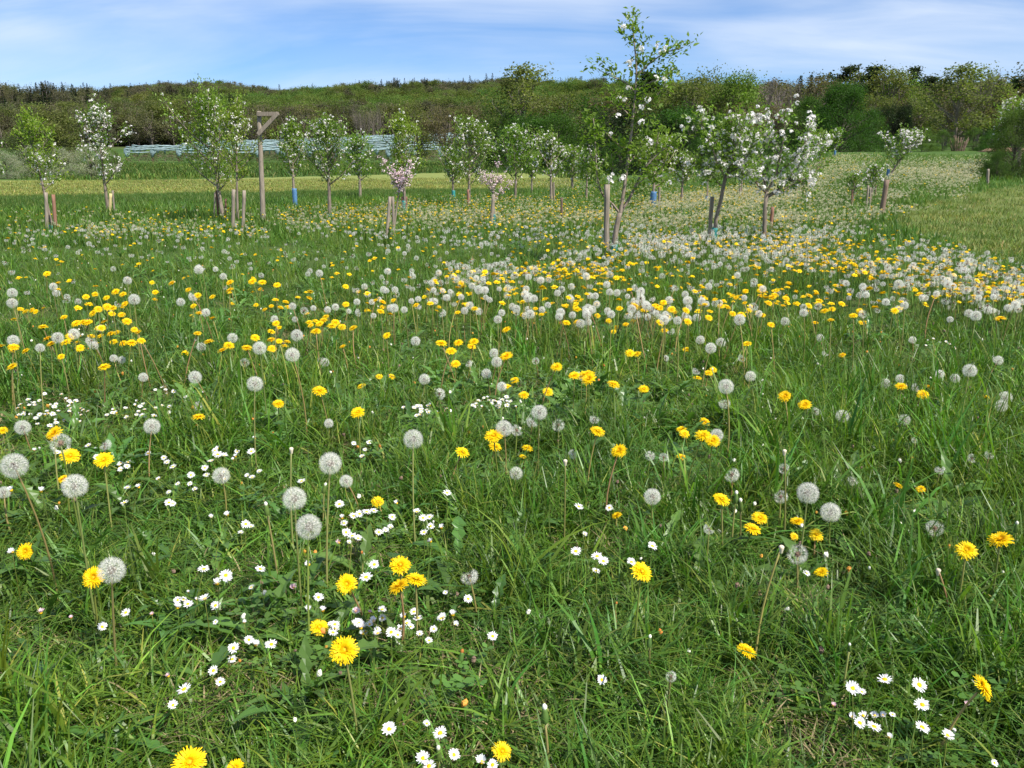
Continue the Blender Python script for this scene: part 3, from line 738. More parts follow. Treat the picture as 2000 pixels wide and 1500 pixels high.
def add_flower(kind, px, py, dpx, look, label, group, seed, world_pos=None):
    r = random.Random(seed)
    if kind == 'clock': D, lo, hi = .055, .13, .36
    elif kind == 'yellow': D, lo, hi = .042, .07, .22
    else: D, lo, hi = .023, .08, .16
    if world_pos is None: P, h, size = place(px, py, dpx, D, lo, hi)
    else:
        P, h = world_pos; size = D * r.uniform(.68, 1.05)
    k = r.randrange(6) if kind != 'clock' else r.choice((0, 1, 1, 2, 5, 4))
    rz = r.uniform(0, 2 * math.pi)
    P = Vector(P)
    hh = h + .015
    lean = LEANS[k] * hh
    base = Vector((P.x - math.cos(rz) * lean, P.y - math.sin(rz) * lean, P.z - hh))
    nm = {'clock': 'dandelion_clock', 'yellow': 'dandelion', 'daisy': 'daisy'}[kind]
    root = empty(nm, base, label, CATS[kind], group, rz)
    # the stalk mesh is one unit tall; its lean scales with the height, its thickness does not
    th = {'clock': 1.0, 'yellow': 1.0, 'daisy': 1.0}[kind]
    me = stem_cache(kind, k, round(hh * 50) / 50)
    sc_z = hh / (round(hh * 50) / 50 or .02)
    link('stem', me, root, scale=(sc_z, sc_z, sc_z))
    hl = Vector((lean, 0, hh))
    inv = Quaternion((0, 0, 1), -rz)
    if kind == 'clock':
        nrm = Vector((r.uniform(-.35, .35), r.uniform(-.45, .2), 1)).normalized()
        q = inv @ nrm.to_track_quat('Z', 'Y') @ Quaternion((0, 0, 1), r.uniform(0, 6.28))
        src = ME['clock'] if look == 'f' else (ME['gone'] if look == 'g' else ME['ragged'])
        link('seed_ball', r.choice(src), root, hl, q, size / .0565)
    elif kind == 'yellow':
        nrm = Vector((r.uniform(-.5, .5), -.35 + r.uniform(-.45, .35), 1)).normalized()
        if (px, py) in ((677, 1141), (672, 1270), (183, 1128), (50, 1077)): nrm = Vector((.1, -1.0, .75)).normalized()
        if (px, py) == (1918, 1343): nrm = Vector((.9, -.5, .8)).normalized()
        q = inv @ nrm.to_track_quat('Z', 'Y') @ Quaternion((0, 0, 1), r.uniform(0, 6.28))
        link('flower_head', r.choice(ME['yellow']), root, hl, q, size / .0415)
    else:
        nrm = Vector((r.uniform(-.35, .35), -.35 + r.uniform(-.35, .35), 1)).normalized()
        q = inv @ nrm.to_track_quat('Z', 'Y') @ Quaternion((0, 0, 1), r.uniform(0, 6.28))
        v = r.choice((0, 0, 1, 1, 2, 3)) if look != 'pink' else 3
        link('petals', ME['ppet' if look == 'pink' else 'dpet'][v], root, hl, q, size / .022)
        link('disc', ME['ddisc'][v], root, hl, q, size / .022)
    HERO.append((P.x, P.y, h, kind))
    return root
_stems = {}
def stem_cache(kind, k, h):
    h = max(h, .02); key = (kind == 'daisy', k, h)
    if key not in _stems:
        r0 = .0010 if kind == 'daisy' else .0023
        m = MB(); n = 7; bow = (-.2, .15, .25, -.1, .2, -.25)[k]
        pts = [(LEANS[k] * h * (i / 6) ** 1.6, bow * LEANS[k] * h * math.sin(i / 6 * math.pi), h * i / 6) for i in range(n)]
        m.tube(pts, [r0 * (1.2 - .35 * i / 6) for i in range(n)], 6, tint=STEM_TINTS[k] if kind != 'daisy' else (.7, .85, .6))
        _stems[key] = m.mesh('stem_%s_%d_%.2f' % (kind, k, h), ['stalk'], True)
    return _stems[key]
items = []
for x, y, d, s in CLOCKS: items.append(dict(kind='clock', px=x, py=y, d=d, st=s, look=LOOK[s]))
for x, y, d in YELLOWS: items.append(dict(kind='yellow', px=x, py=y, d=d, st='f', look=LOOK['yellow']))
for x, y, d in DAISIES:
    pk = (x, y) in PINK_DAISY
    items.append(dict(kind='daisy', px=x, py=y, d=d, st='pink' if pk else 'f', look=LOOK['pink' if pk else 'daisy']))
label_cells(items)
GROUPS = {'clock': 'dandelion seed heads in the meadow', 'yellow': 'yellow dandelions in the meadow', 'daisy': 'daisies in the meadow grass'}
for n_, it in enumerate(items):
    add_flower(it['kind'], it['px'], it['py'], it['d'], it['st'], it['label'], GROUPS[it['kind']], 1000 + n_)
for j, (n_, cx, cy, rx, ry, phrase) in enumerate(DAISY_PATCHES):
    for i, (x, y) in enumerate(blob(n_, cx, cy, rx, ry, 50 + j)):
        hgt = .06 + .04 * ((i * 37 % 10) / 10)
        g = hit1(x, y, hgt)
        add_flower('daisy', x, y, 14, 'f', 'small white daisy ' + phrase, 'small daisies ' + phrase, 5000 + j * 100 + i, (Vector((g.x, g.y, g.z + hgt)), hgt))
# field dandelions: the nearest become individuals, the rest one mass
def field_positions(P, lo, hi, seed):
    r = np.random.default_rng(seed); h = r.uniform(lo, hi, len(P))
    g = hit(P[:, 0], P[:, 1], h)
    # the random heads are dense in clumps, as in the meadow
    g[:, 2] = gz(g[:, 0], g[:, 1])
    far_ = g[:, 1] > 22
    v = np.where(far_, _vn(g[:, 0], g[:, 1], .55, 17), _vn(g[:, 0], g[:, 1], 1.5 + .5 * seed, 18 + seed))
    keep = r.uniform(0, 1, len(g)) < np.clip(.60 + .62 * v, .08, 1)
    return g[keep], h[keep]
gc, hc = field_positions(fc, .15, .33, 1)
gy_, hy = field_positions(fy, .17, .30, 2)
def split_field(kind, g, h, n_ind):
    o = np.argsort(np.hypot(g[:, 0], g[:, 1])); g = g[o]; h = h[o]
    r = random.Random(5 if kind == 'clock' else 6)
    for i in range(n_ind):
        P = Vector((g[i, 0], g[i, 1], g[i, 2] + h[i]))
        px, py, _ = project(P.x, P.y, P.z)
        c = next(t for x, t in COLS if px < x)
        if kind == 'clock':
            st = 'r' if r.random() < .22 else 'f'
            lab = 'small %s among many in the thick flower band %s' % ('white seed ball' if st == 'f' else 'ragged seed head', c)
            add_flower('clock', px, py, 0, st, lab, 'seed heads %s' % c, 9000 + i, (P, h[i]))
        else:
            add_flower('yellow', px, py, 0, 'f', 'small yellow dandelion among many in the thick flower band %s' % c, 'yellow dandelions %s' % c, 12000 + i, (P, h[i]))
    return g[n_ind:], h[n_ind:]
gc, hc = split_field('clock', gc, hc, max(0, 298 - len(CLOCKS)))
gy_, hy = split_field('yellow', gy_, hy, max(0, 298 - len(YELLOWS)))
def mass_sources(kind):
    out_ = []
    for lod in (1, 2):
        for k in range(3):
            hd = clock_head(60 + k, lod, (0, .12, .45)[k]) if kind == 'clock' else yellow_head(60 + k, 1)
            m = MB(); ln = LEANS[k] * .3; tilt = Matrix.Rotation((.15, -.3, .35)[k], 4, 'X') if kind == 'yellow' else Matrix.Identity(4)
            m.tube([(0, 0, -.28), (ln * .3, 0, -.14), (0, 0, -.005)] if kind == 'clock' else [(0, 0, -.16), (ln * .2, 0, -.08), (0, 0, -.004)], [.0026] * 3, 3, False, tint=(.7, .95, .6))
            m.m = [2] * len(m.f)
            b0 = len(m.v)
            m.v += [tilt @ v for v in hd.v]; m.f += [tuple(i + b0 for i in f) for f in hd.f]; m.m += hd.m; m.c += hd.c
            mats = ['fardown' if lod == 2 else 'down', 'seed', 'stalk'] if kind == 'clock' else ['yellow', 'bract', 'stalk']
            out_.append(m.mesh('%s_mass_%d_%d' % (kind, lod, k), mats))
    return out_
def mass(kind, g, h, label, cat, nm):
    n = len(g); r = np.random.default_rng(77)
    dist_ = np.hypot(g[:, 0], g[:, 1])
    idx = r.integers(0, 3, n) + np.where(dist_ < 14, 0, 3)
    rot = np.stack([r.uniform(-.2, .25, n), r.uniform(-.2, .2, n), r.uniform(0, 6.28, n)], -1)
    scl = r.uniform(.62, 1.12, n) * (1 + smooth(18, 45, dist_) * .25)
    P = g.copy(); P[:, 2] += h
    instancer(nm, P, rot, scl, idx, mass_sources(kind), label, cat)
mass('clock', gc, hc, 'countless pale seed heads covering the farther meadow and the rising slope', 'dandelion seed heads', 'dandelion_seed_heads')
mass('yellow', gy_, hy, 'countless yellow dandelions speckling the farther meadow between the orchard trees', 'dandelions', 'distant_dandelions')

# buds and bare stalks
def bud(px, py, hpx, h, wilt, label, ragd=0):
    g = hit1(px, py, h); root = empty('dandelion_bud', (g.x, g.y, g.z), label, 'dandelion bud', 'closed dandelion buds', R.uniform(0, 6.28))
    s = hpx * g.y / F / .03
    link('stem', stem_cache('yellow', 1, round(h * 50) / 50), root)
    m = MB(); m.tube([(0, 0, -.010), (0, 0, -.004), (0, 0, .006), (0, 0, .014), (0, 0, .018)], [.003, .0062, .0058, .0042, .0035], 9)
    for k in range(8):
        a = 2 * math.pi * k / 8; d = Vector((math.cos(a), math.sin(a), 0)); q = Vector((-math.sin(a), math.cos(a), 0))
        m.add([d * .005 + Vector((0, 0, -.007)) - q * .0012, d * .005 + Vector((0, 0, -.007)) + q * .0012, d * .011 + Vector((0, 0, -.014))], [(0, 1, 2)], (1.3, 1, .8))
    t = MB(); t.tube([(0, 0, .017), (0, 0, .021), (.0008, 0, .025)], [.0034, .0042, .002], 8)
    tip = Vector((LEANS[1] * h, 0, h)); qq = Quaternion((0, 1, 0), R.uniform(-.3, .3))
    link('bud', m.mesh('bud', ['bract'], True), root, tip, qq, s)
    link('bud_tip', t.mesh('bud_tip', ['wilt' if wilt else 'knob'], True), root, tip, qq, s)
for x, y, hp, h, w, lab in [(1075, 1405, 44, .13, 0, 'plump green bud with a white tip near the bottom edge'), (851, 1476, 36, .08, 0, 'green bud with white tip between the bottom daisies'),
        (533, 1000, 28, .20, 0, 'closed green bud beside the bare stalk left of the seed balls'), (1436, 980, 26, .15, 0, 'left one of two closed buds beside the yellow dandelion'),
        (1450, 990, 28, .13, 0, 'right one of two closed buds beside the yellow dandelion'), (705, 1092, 22, .08, 1, 'orange wilted bud above the face-on yellow dandelion'),
        (895, 1290, 30, .08, 1, 'orange wilted bud in the tall grass by the bottom centre'), (1270, 1254, 26, .12, 0, 'pale-tipped bud alone in the tall grass'),
        (627, 958, 22, .12, 0, 'small green bud just under the largest seed ball'), (1985, 1032, 24, .14, 0, 'closed bud by the right edge'),
        (1657, 1272, 22, .12, 0, 'cream-tipped bud between yellow dandelion and lower daisies'), (1206, 1187, 18, .08, 1, 'orange wilted bud below the pair of daisies'),
        (1100, 885, 1, .3, 0, '')]:
    if hp > 5: bud(x, y, hp, h, w, lab)
for x, y, h, k, lab in [(559, 882, .30, 1, 'tall bare stalk with a small white knob left of the seed balls'), (1104, 902, .28, 0, 'tall bare stalk standing alone in the central grass'),
        (1494, 1072, .27, 2, 'bare brown stalk beside the ragged seed head'), (1547, 882, .27, 1, 'bare stalk with dark knob above the round seed balls'),
        (1872, 1120, .14, 4, 'reddish bare stalk in the grass under the broken dandelion'), (700, 450, 0, 0, '')]:
    if h:
        g = hit1(x, y, h); root = empty('bare_stalk', (g.x, g.y, g.z), lab, 'flower stalk', 'bare dandelion stalks', R.uniform(0, 6.28))
        link('stem', stem_cache('clock', k, h), root)
        kn = MB(); kn.tube([(0, 0, -.012), (0, 0, -.002), (0, 0, .002), (0, 0, .004)], [.0028, .005, .0055, .003], 8, tint=(.9, .8, .7))
        link('knob', kn.mesh('knob', ['knob'], True), root, Vector((LEANS[k] * h, 0, h)))

# ================================================================== GRASS
def tuft(seed, n, hmin, hmax, w, spread, segs=4, arch=1.0, flat=.5, stemmy=0.0):
    r = random.Random(seed); m = MB()
    for k in range(n):
        a = r.uniform(0, 2 * math.pi); rr = spread * math.sqrt(r.random())
        p = Vector((rr * math.cos(a), rr * math.sin(a), -.01))
        az = r.uniform(0, 2 * math.pi); d = Vector((math.cos(az), math.sin(az), 0)); s = Vector((-math.sin(az), math.cos(az), 0))
        hgt = r.uniform(hmin, hmax); lean = r.uniform(.08, .55) * arch; ww = w * r.uniform(.55, 1.3)
        tw = r.uniform(-.6, .6); s = (s + d * tw).normalized()
        t = r.uniform(.6, 1.4); yel = r.uniform(.85, 1.35)
        tint = (t * yel, t, t * r.uniform(.6, 1.3))
        if r.random() < .07: tint = (3.2, 1.75, 3.0)
        if r.random() < .05: tint = (t * 1.6, t * 1.6, t * 1.8)
        vs = []; L_ = 0; ang_ = math.radians(r.uniform(0, 18)); q = p.copy(); step = hgt / segs * 1.15
        for i in range(segs + 1):
            f = i / segs; wi = ww * (1 - f ** 2.2) * (.75 + .5 * math.sin(math.pi * min(1, f * 1.2)))
            if i == segs: vs.append(q.copy())
            else: vs += [q - s * wi / 2, q + s * wi / 2]
            ang_ += lean * 1.6 * (f + .25) * (1 if r.random() > flat * .1 else 2.5)
            q = q + (d * math.sin(ang_) + Vector((0, 0, 1)) * math.cos(ang_)) * step
        fs = [(2 * i, 2 * i + 1, 2 * i + 3, 2 * i + 2) for i in range(segs - 1)] + [(2 * segs - 2, 2 * segs - 1, 2 * segs)]
        m.add(vs, fs, tint)
    return m
short = [tuft(k, 22, .04, .11, .0036, .055, 3, 1.1).mesh('short_tuft_%d' % k, ['grass']) for k in range(5)]
midt = [tuft(10 + k, 24, .08, .19, .0040, .06, 4, 1.0).mesh('tuft_%d' % k, ['grass']) for k in range(7)]
tall = [tuft(20 + k, 14, .16, .31, .0066, .05, 5, .8).mesh('tall_tuft_%d' % k, ['grass']) for k in range(5)]
def dead(seed):
    r = random.Random(seed); m = MB()
    for k in range(16):
        a = r.uniform(0, 6.28); p = Vector((r.uniform(-.05, .05), r.uniform(-.05, .05), r.uniform(0, .02)))
        d = Vector((math.cos(a), math.sin(a), r.uniform(0, .35))).normalized(); s = Vector((-d.y, d.x, 0)); l = r.uniform(.025, .09); w = r.uniform(.0006, .0014)
        q = p + d * l + Vector((0, 0, r.uniform(-.01, .015))); t = r.uniform(.6, 1.3)
        m.add([p - s * w, p + s * w, (p + q) / 2 + s * w + Vector((0, 0, .008)), (p + q) / 2 - s * w + Vector((0, 0, .008)), q], [(0, 1, 2, 3), (3, 2, 4)], (t, t, t))
    return m
deads = [dead(k).mesh('thatch_%d' % k, ['straw']) for k in range(4)]
def fan_points(n, r0, r1, seed, half=math.radians(52), power=1.0):
    """points in a fan before the camera, density falling with distance to the given power"""
    r = np.random.default_rng(seed); e = 2 - power
    u = r.uniform(0, 1, n)
    rr = (r0 ** e + u * (r1 ** e - r0 ** e)) ** (1 / e) if abs(e) > 1e-6 else r0 * (r1 / r0) ** u
    a = r.uniform(-half, half, n)
    return np.stack([rr * np.sin(a), rr * np.cos(a)], -1)
def vnoise(x, y, s, seed):
    r = np.random.default_rng(seed); o = np.zeros(np.shape(x))
    for k in range(6):
        a = r.uniform(0, 6.28); f = s * r.uniform(.5, 2.0); o = o + np.sin(f * (x * math.cos(a) + y * math.sin(a)) + r.uniform(0, 6.28) + 1.5 * np.sin(f * .7 * (y * math.cos(a) - x * math.sin(a))))
    return o / 3.5
hero_small = np.array([(a, b_) for a, b_, h, k in HERO if k == 'daisy' or (k == 'yellow' and h < .14)])
def low_near(x, y, rad=.13):
    f = np.ones(len(x))
    for a, b_ in hero_small:
        d2 = (x - a) ** 2 + (y - b_ + .05) ** 2
        f = np.minimum(f, np.clip(.35 + .65 * d2 / (rad * rad * 2.2), .35, 1))
    return f
def in_dry(x, y): return zones(x, y, gz(x, y))[2]
def put(nm, pts2, srcs, base_s, vs, label, cat, seed, lowf=False, keep=None, tilt=.25, sn=None, zoff=0):
    r = np.random.default_rng(seed); x, y = pts2[:, 0], pts2[:, 1]
    if keep is not None:
        k = keep(x, y); x, y = x[k], y[k]
    n = len(x); s = base_s * r.uniform(1 - vs, 1 + vs, n)
    dd = np.hypot(x, y)
    hz = s.copy()
    if sn is not None: hz *= np.clip(1 + sn * vnoise(x, y, 1.6, seed), .45, 1.7)
    if lowf: hz *= low_near(x, y)
    P = np.stack([x, y, gz(x, y) + zoff], -1)
    rot = np.stack([r.uniform(-tilt, tilt, n), r.uniform(-tilt, tilt, n), r.uniform(0, 6.28, n)], -1)
    instancer(nm, P, rot, np.stack([s, s, hz], -1), r.integers(0, len(srcs), n), srcs, label, cat)
def near_keep(x, y): return ~in_dry(x, y)
put('meadow_grass', fan_points(5200, .55, 3.2, 1, power=.6), midt + short[:2], 1.0, .25, 'dense green meadow grass in the foreground among the daisies', 'grass', 21, True, None, .35, .35)
put('tall_grass', fan_points(1200, .6, 5.0, 2, power=.7), tall, .85, .3, 'long arching grass blades rising above the near meadow', 'grass', 22, True, lambda x, y: vnoise(x, y, 2.2, 9) > -.1, .3, .3)
put('short_grass', fan_points(9000, 3.0, 16, 3, power=1.35), midt + short, 1.15, .3, 'green grass under the band of dandelions', 'grass', 23, True, near_keep, .35, .3)
put('thatch', np.concatenate([(lambda q: q[vnoise(q[:, 0], q[:, 1], 3.0, 4) > .12])(fan_points(3600, .55, 7, 4, power=1.1))] + [np.array([[g_.x, g_.y]]) + np.random.default_rng(int(a_)).normal(0, .07, (k_, 2)) for a_, b2_, k_ in ((970, 1425, 60), (880, 1450, 30), (470, 1370, 22), (1600, 1440, 25), (1590, 1240, 14)) for g_ in (hit1(a_, b2_),)]), deads, 1.0, .3, 'dead brown grass lying between the green blades', 'dead grass', 24, False, None, .2, None, .004)
fart = [tuft(50 + k, 12, .07, .18, .012, .16, 2, 1.0).mesh('far_tuft_%d' % k, ['meadow']) for k in range(4)]
def not_fields(x, y):
    a, b_, c, px, py = zones(x, y, gz(x, y)); return ~(a | b_ | c)
put('meadow_turf', fan_points(26000, 14, 62, 5, power=1.25, half=math.radians(42)), fart, 1.3, .3, 'green turf between the rows of orchard trees', 'grass', 25, False, not_fields, .3, .3)
dryt = [tuft(60 + k, 16, .04, .10, .008, .14, 2, 1.2).mesh('dry_tuft_%d' % k, ['drygrass']) for k in range(4)]
put('mown_meadow_grass', fan_points(30000, 8, 45, 6, power=1.2, half=math.radians(42)), dryt, 1.3, .3, 'short olive mown grass at the right of the orchard', 'grass', 26, False, in_dry, .3)
stript = [tuft(70 + k, 16, .22, .42, .016, .2, 3, .7).mesh('strip_tuft_%d' % k, ['darkgrass']) for k in range(4)]
put('tall_grass_strip', fan_points(60000, 20, 42, 8, power=1.0, half=math.radians(40)), stript, .5, .25, 'strip of taller dark grass along the mown field', 'grass', 27, False, lambda x, y: zones(x, y, gz(x, y))[1], .2, .3)
put('mown_field_stubble', fan_points(26000, 26, 75, 61, power=1.0, half=math.radians(38)), [tuft(90 + k, 14, .03, .09, .016, .22, 2, 1.3).mesh('stubble_%d' % k, ['stubble']) for k in range(3)], 1.5, .4, 'light yellow-green mown grass of the field behind the orchard', 'grass', 62, False, lambda x, y: zones(x, y, gz(x, y))[0], .3)
put('bank_grass', fan_points(16000, 68, 205, 63, power=.6, half=math.radians(30)), [tuft(95 + k, 14, .10, .24, .03, .4, 2, 1.0).mesh('bank_tuft_%d' % k, ['bankgrass']) for k in range(3)], 2.2, .5, 'dark green grass bank below the netted fruit rows', 'grass', 64, False, lambda x, y: (x < .1 * y) & ~zones(x, y, gz(x, y))[0], .3)
# tussocks round the stakes and the perch post
tus = []
for px, py, rr, n in ((480, 465, .45, 46), (515, 455, .55, 60), (100, 462, .3, 16), (1190, 522, .25, 22), (1390, 498, .25, 16), (1500, 480, .35, 24), (1725, 432, .3, 22), (762, 478, .25, 12), (640, 440, .25, 10), (962, 455, .2, 8), (213, 430, .3, 12), (436, 436, .3, 14)):
    g = hit1(px, py); rg = np.random.default_rng(px)
    for k in range(n): tus.append((g.x + rg.normal(0, rr * .5), g.y + rg.normal(0, rr * .4)))
put('tussock_grass', np.array(tus), tall + stript[:1], 1.0, .3, 'long grass left standing round the posts and tree stakes', 'grass', 28, False, None, .25, .3)
# broad toothed leaves
def herb(seed, n=9, big=1.0):
    r = random.Random(seed); m = MB()
    for k in range(n):
        a = 2 * math.pi * (k + r.uniform(-.3, .3)) / n; d = Vector((math.cos(a), math.sin(a), 0)); s = Vector((-math.sin(a), math.cos(a), 0))
        L_ = r.uniform(.06, .135) * big; segs = 10; wmax = L_ * r.uniform(.08, .125); el = math.radians(r.uniform(15, 75)); q = Vector((0, 0, 0)); vs = []
        t = r.uniform(.75, 1.3); tint = (t, t, t)
        for i in range(segs + 1):
            f = i / segs; tooth = 1.0 if i % 2 else .5; wi = wmax * (.12 + .88 * math.sin(math.pi * min(1, f * .78 + .02)) ** 1.2) * tooth if i < segs else .0004
            if f > .78: wi = wmax * (1 - f) * 3.2 * (1 if i % 2 else .8) + .0004
            up = Vector((0, 0, 1)) * .25 * wi
            vs += [q - s * wi + up - d * wi * .5 * (i % 2), q, q + s * wi + up - d * wi * .5 * (i % 2)]
            el -= math.radians(r.uniform(2, 11)); q = q + (d * math.cos(el) + Vector((0, 0, 1)) * math.sin(el)) * L_ / segs
        fs = []
        for i in range(segs): fs += [(3 * i, 3 * i + 1, 3 * i + 4, 3 * i + 3), (3 * i + 1, 3 * i + 2, 3 * i + 5, 3 * i + 4)]
        m.add(vs, fs, tint)
    return m
herbs = [herb(k).mesh('rosette_%d' % k, ['herb']) for k in range(5)]
put('dandelion_leaves', np.concatenate([fan_points(420, .7, 3.8, 30, power=.6), fan_points(2200, 3.0, 14, 31, power=1.1)]), herbs, 1.0, .3,
    'broad toothed dandelion leaves low in the meadow grass', 'leaves', 29, False, lambda x, y: near_keep(x, y) & (vnoise(x, y, 1.9, 12) > -.35), .25, None, .02)
def clover(seed):
    r = random.Random(seed); m = MB()
    for k in range(14):
        c = Vector((r.uniform(-.06, .06), r.uniform(-.06, .06), r.uniform(.03, .07))); az = r.uniform(0, 6.28); rad_ = r.uniform(.006, .010)
        for j in range(3):
            a = az + j * 2.094; d = Vector((math.cos(a), math.sin(a), r.uniform(-.1, .35))); s = Vector((-math.sin(a), math.cos(a), 0)); t = r.uniform(.8, 1.3)
            m.add([c, c + d * rad_ * .9 - s * rad_ * .7, c + d * rad_ * 1.7 - s * rad_ * .35, c + d * rad_ * 1.7 + s * rad_ * .35, c + d * rad_ * .9 + s * rad_ * .7], [(0, 1, 2, 3, 4)], (t, t, t))
    return m
clovers = [clover(k).mesh('clover_%d' % k, ['herb']) for k in range(3)]
put('clover', fan_points(700, .6, 5, 33, power=.7), clovers, 1.0, .3, 'small clover and daisy leaves low between the grass blades', 'leaves', 30, False, lambda x, y: vnoise(x, y, 2.5, 15) > 0, .2)
# seed heads and litter of spent flowers: small brown and cream specks
def speck(seed):
    r = random.Random(seed); m = MB(); m.ball((0, 0, 0), .006, 6, 4, 1.4, bumpy=.3); return m
spm = [speck(0).mesh('speck_0', ['wilt']), speck(1).mesh('speck_1', ['knob']), speck(2).mesh('speck_2', ['seed'])]
pp = fan_points(1300, 1.2, 14, 36, power=.9)
put('spent_flowers', pp, spm, .7, .4, 'brown and cream spent flower heads scattered low in the grass', 'spent flowers', 31, False, near_keep, .5, None, .10)
# ================================================================== ORCHARD TREES
UP = Vector((0, 0, 1))
def leaf_quad(m, p, d, n, l, w, tint):
    """folded pointed leaf of four triangles"""
    s = d.cross(n).normalized(); n = s.cross(d).normalized()
    mid = p + d * l * .45
    m.add([p, mid + s * w + n * w * .35, p + d * l, mid - s * w + n * w * .35, mid - n * w * .1], [(0, 4, 1), (4, 2, 1), (0, 3, 4), (4, 3, 2)], tint)
def blossom(m, p, n, r_, rng, pink=0.0):
    ax, u, v = frame_of(n)
    for j in range(5):
        a = 2 * math.pi * j / 5 + rng.uniform(-.15, .15); d = u * math.cos(a) + v * math.sin(a); s = v * math.cos(a) - u * math.sin(a)
        e = ax * rng.uniform(.1, .6)
        t = rng.uniform(.9, 1.04); tint = (t, t * (1 - pink * rng.random()), t * (1 - pink * .6 * rng.random()))
        m.add([p, p + (d + e * .4) * r_ * .6 - s * r_ * .42, p + (d + e) * r_, p + (d + e * .4) * r_ * .6 + s * r_ * .42], [(0, 1, 2, 3)], tint)
def apple_tree(seed, H, cb, hw, leaf_n, bloom, leaf_l=.045, trunk_r=.022, pink=False, lean=(0, 0), top_sparse=.5, bloom_zone=(0, 1), nb=None, green=(1, 1, 1), dense=1.0, updir=1.0):
    """returns wood, foliage and blossom builders; local metres, z up, base at 0"""
    r = random.Random(seed); W, Lf, Bl = MB(), MB(), MB()
    def trunk(z):
        t = z / H
        return Vector((lean[0] * t + .03 * H * .3 * math.sin(3.1 * t + seed), lean[1] * t + .02 * H * .3 * math.sin(4.3 * t + seed * 2), z))
    pts = [trunk(H * .93 * i / 9) for i in range(10)]
    W.tube(pts, [trunk_r * (1.15 - 1.0 * i / 9) + .003 for i in range(10)], 7)
    spots = []
    nb = nb or int(10 + 9 * dense)
    for k in range(nb):
        t = (k + r.uniform(0, .8)) / nb
        z0 = cb * .96 + (H * .90 - cb) * t
        prof = (math.sin(math.pi * min(1, .18 + .82 * t)) ** .8) * (1 - .35 * t)
        L_ = hw * max(.18, prof) * r.uniform(.75, 1.2)
        a = k * 2.4 + r.uniform(-.5, .5); d = Vector((math.cos(a), math.sin(a), 0)); el = math.radians(r.uniform(28, 55)) * updir
        p = trunk(z0); bp = [p.copy()]; q = p.copy(); n = 5; step = L_ * 1.25 / n
        for i in range(n):
            q = q + (d * math.cos(el) + UP * math.sin(el)) * step; el += math.radians(r.uniform(0, 13)); d = (d + Vector((r.uniform(-.15, .15), r.uniform(-.15, .15), 0))).normalized(); bp.append(q.copy())
        W.tube(bp, [trunk_r * .42 * (1 - .8 * i / n) + .0015 for i in range(n + 1)], 4)
        for i in range(1, n + 1): spots.append((bp[i], (bp[i] - bp[i - 1]).normalized(), t))
        for j in range(3):
            i = r.randint(1, n - 1); tw = (bp[i + 1] - bp[i]).normalized(); dv = (tw + Vector((r.uniform(-1, 1), r.uniform(-1, 1), r.uniform(-.1, .9))) * .9).normalized()
            l2 = L_ * r.uniform(.25, .5); e = bp[i] + dv * l2
            W.tube([bp[i], (bp[i] + e) / 2 + Vector((0, 0, .01)), e], [.004, .003, .0015], 3)
            for f in (.4, .7, 1.0): spots.append((bp[i].lerp(e, f), dv, t))
    for i in range(14):
        z = cb + (H * .98 - cb) * (i + r.random()) / 14; p = trunk(z); spots.append((p, Vector((r.uniform(-1, 1), r.uniform(-1, 1), 1)).normalized(), (z - cb) / (H - cb)))
    for i in range(6): spots.append((trunk(H * (.9 + .018 * i)), UP, 1.0))
    per = max(2, int(leaf_n / len(spots)))
    for (p, d, t) in spots:
        ng = per if r.random() > top_sparse * t * .5 else per // 2
        for k in range(ng):
            o = Vector((r.gauss(0, 1), r.gauss(0, 1), r.gauss(0, 1))) * hw * .085
            dd = (d * .6 + Vector((r.uniform(-1, 1), r.uniform(-1, 1), r.uniform(-.5, 1)))).normalized()
            nn = (UP + Vector((r.uniform(-1, 1), r.uniform(-1, 1), 0)) * .9).normalized()
            l = leaf_l * r.uniform(.6, 1.2); tt = r.uniform(.75, 1.25)
            leaf_quad(Lf, p + o, dd, nn, l, l * .27, (green[0] * tt * r.uniform(.9, 1.15), green[1] * tt, green[2] * tt))
    nbl = int(bloom)
    inz = [s for s in spots if bloom_zone[0] <= s[2] <= bloom_zone[1]] or spots
    while nbl > 0:
        p, d, t = r.choice(inz); c = p + Vector((r.gauss(0, 1), r.gauss(0, 1), r.gauss(0, 1))) * hw * .07
        for k in range(r.randint(3, 6)):
            o = Vector((r.uniform(-1, 1), r.uniform(-1, 1), r.uniform(-.6, 1))); blossom(Bl, c + o * .028, o + Vector((0, -.3, .3)), leaf_l * .27, r, .25 if pink else .05); nbl -= 1
    return W, Lf, Bl
def tree_thing(name, base, label, cat, group, builders, leafmat_='apple_leaf', pink=False, guard=None, barkm='bark', rz=0):
    W, Lf, Bl = builders
    root = empty(name, base, label, cat, group, rz)
    link('trunk', W.mesh('trunk', [barkm], True), root)
    f = link('crown', Lf.mesh('crown', [leafmat_]), root)
    if Bl.f: link('blossoms', Bl.mesh('blossoms', ['petal_pink' if pink else 'petal_white']), root)['kind'] = 'stuff'
    if guard:
        matn, z0, z1, rad_ = guard; g = MB(); n = 9
        g.tube([(0.002 * math.sin(i * 2.2), 0, z0 + (z1 - z0) * i / n) for i in range(n + 1)], [rad_ * (1.08 if i % 2 else .95) for i in range(n + 1)], 9)
        link('trunk_guard', g.mesh('trunk_guard', [matn], True), root)
    return root
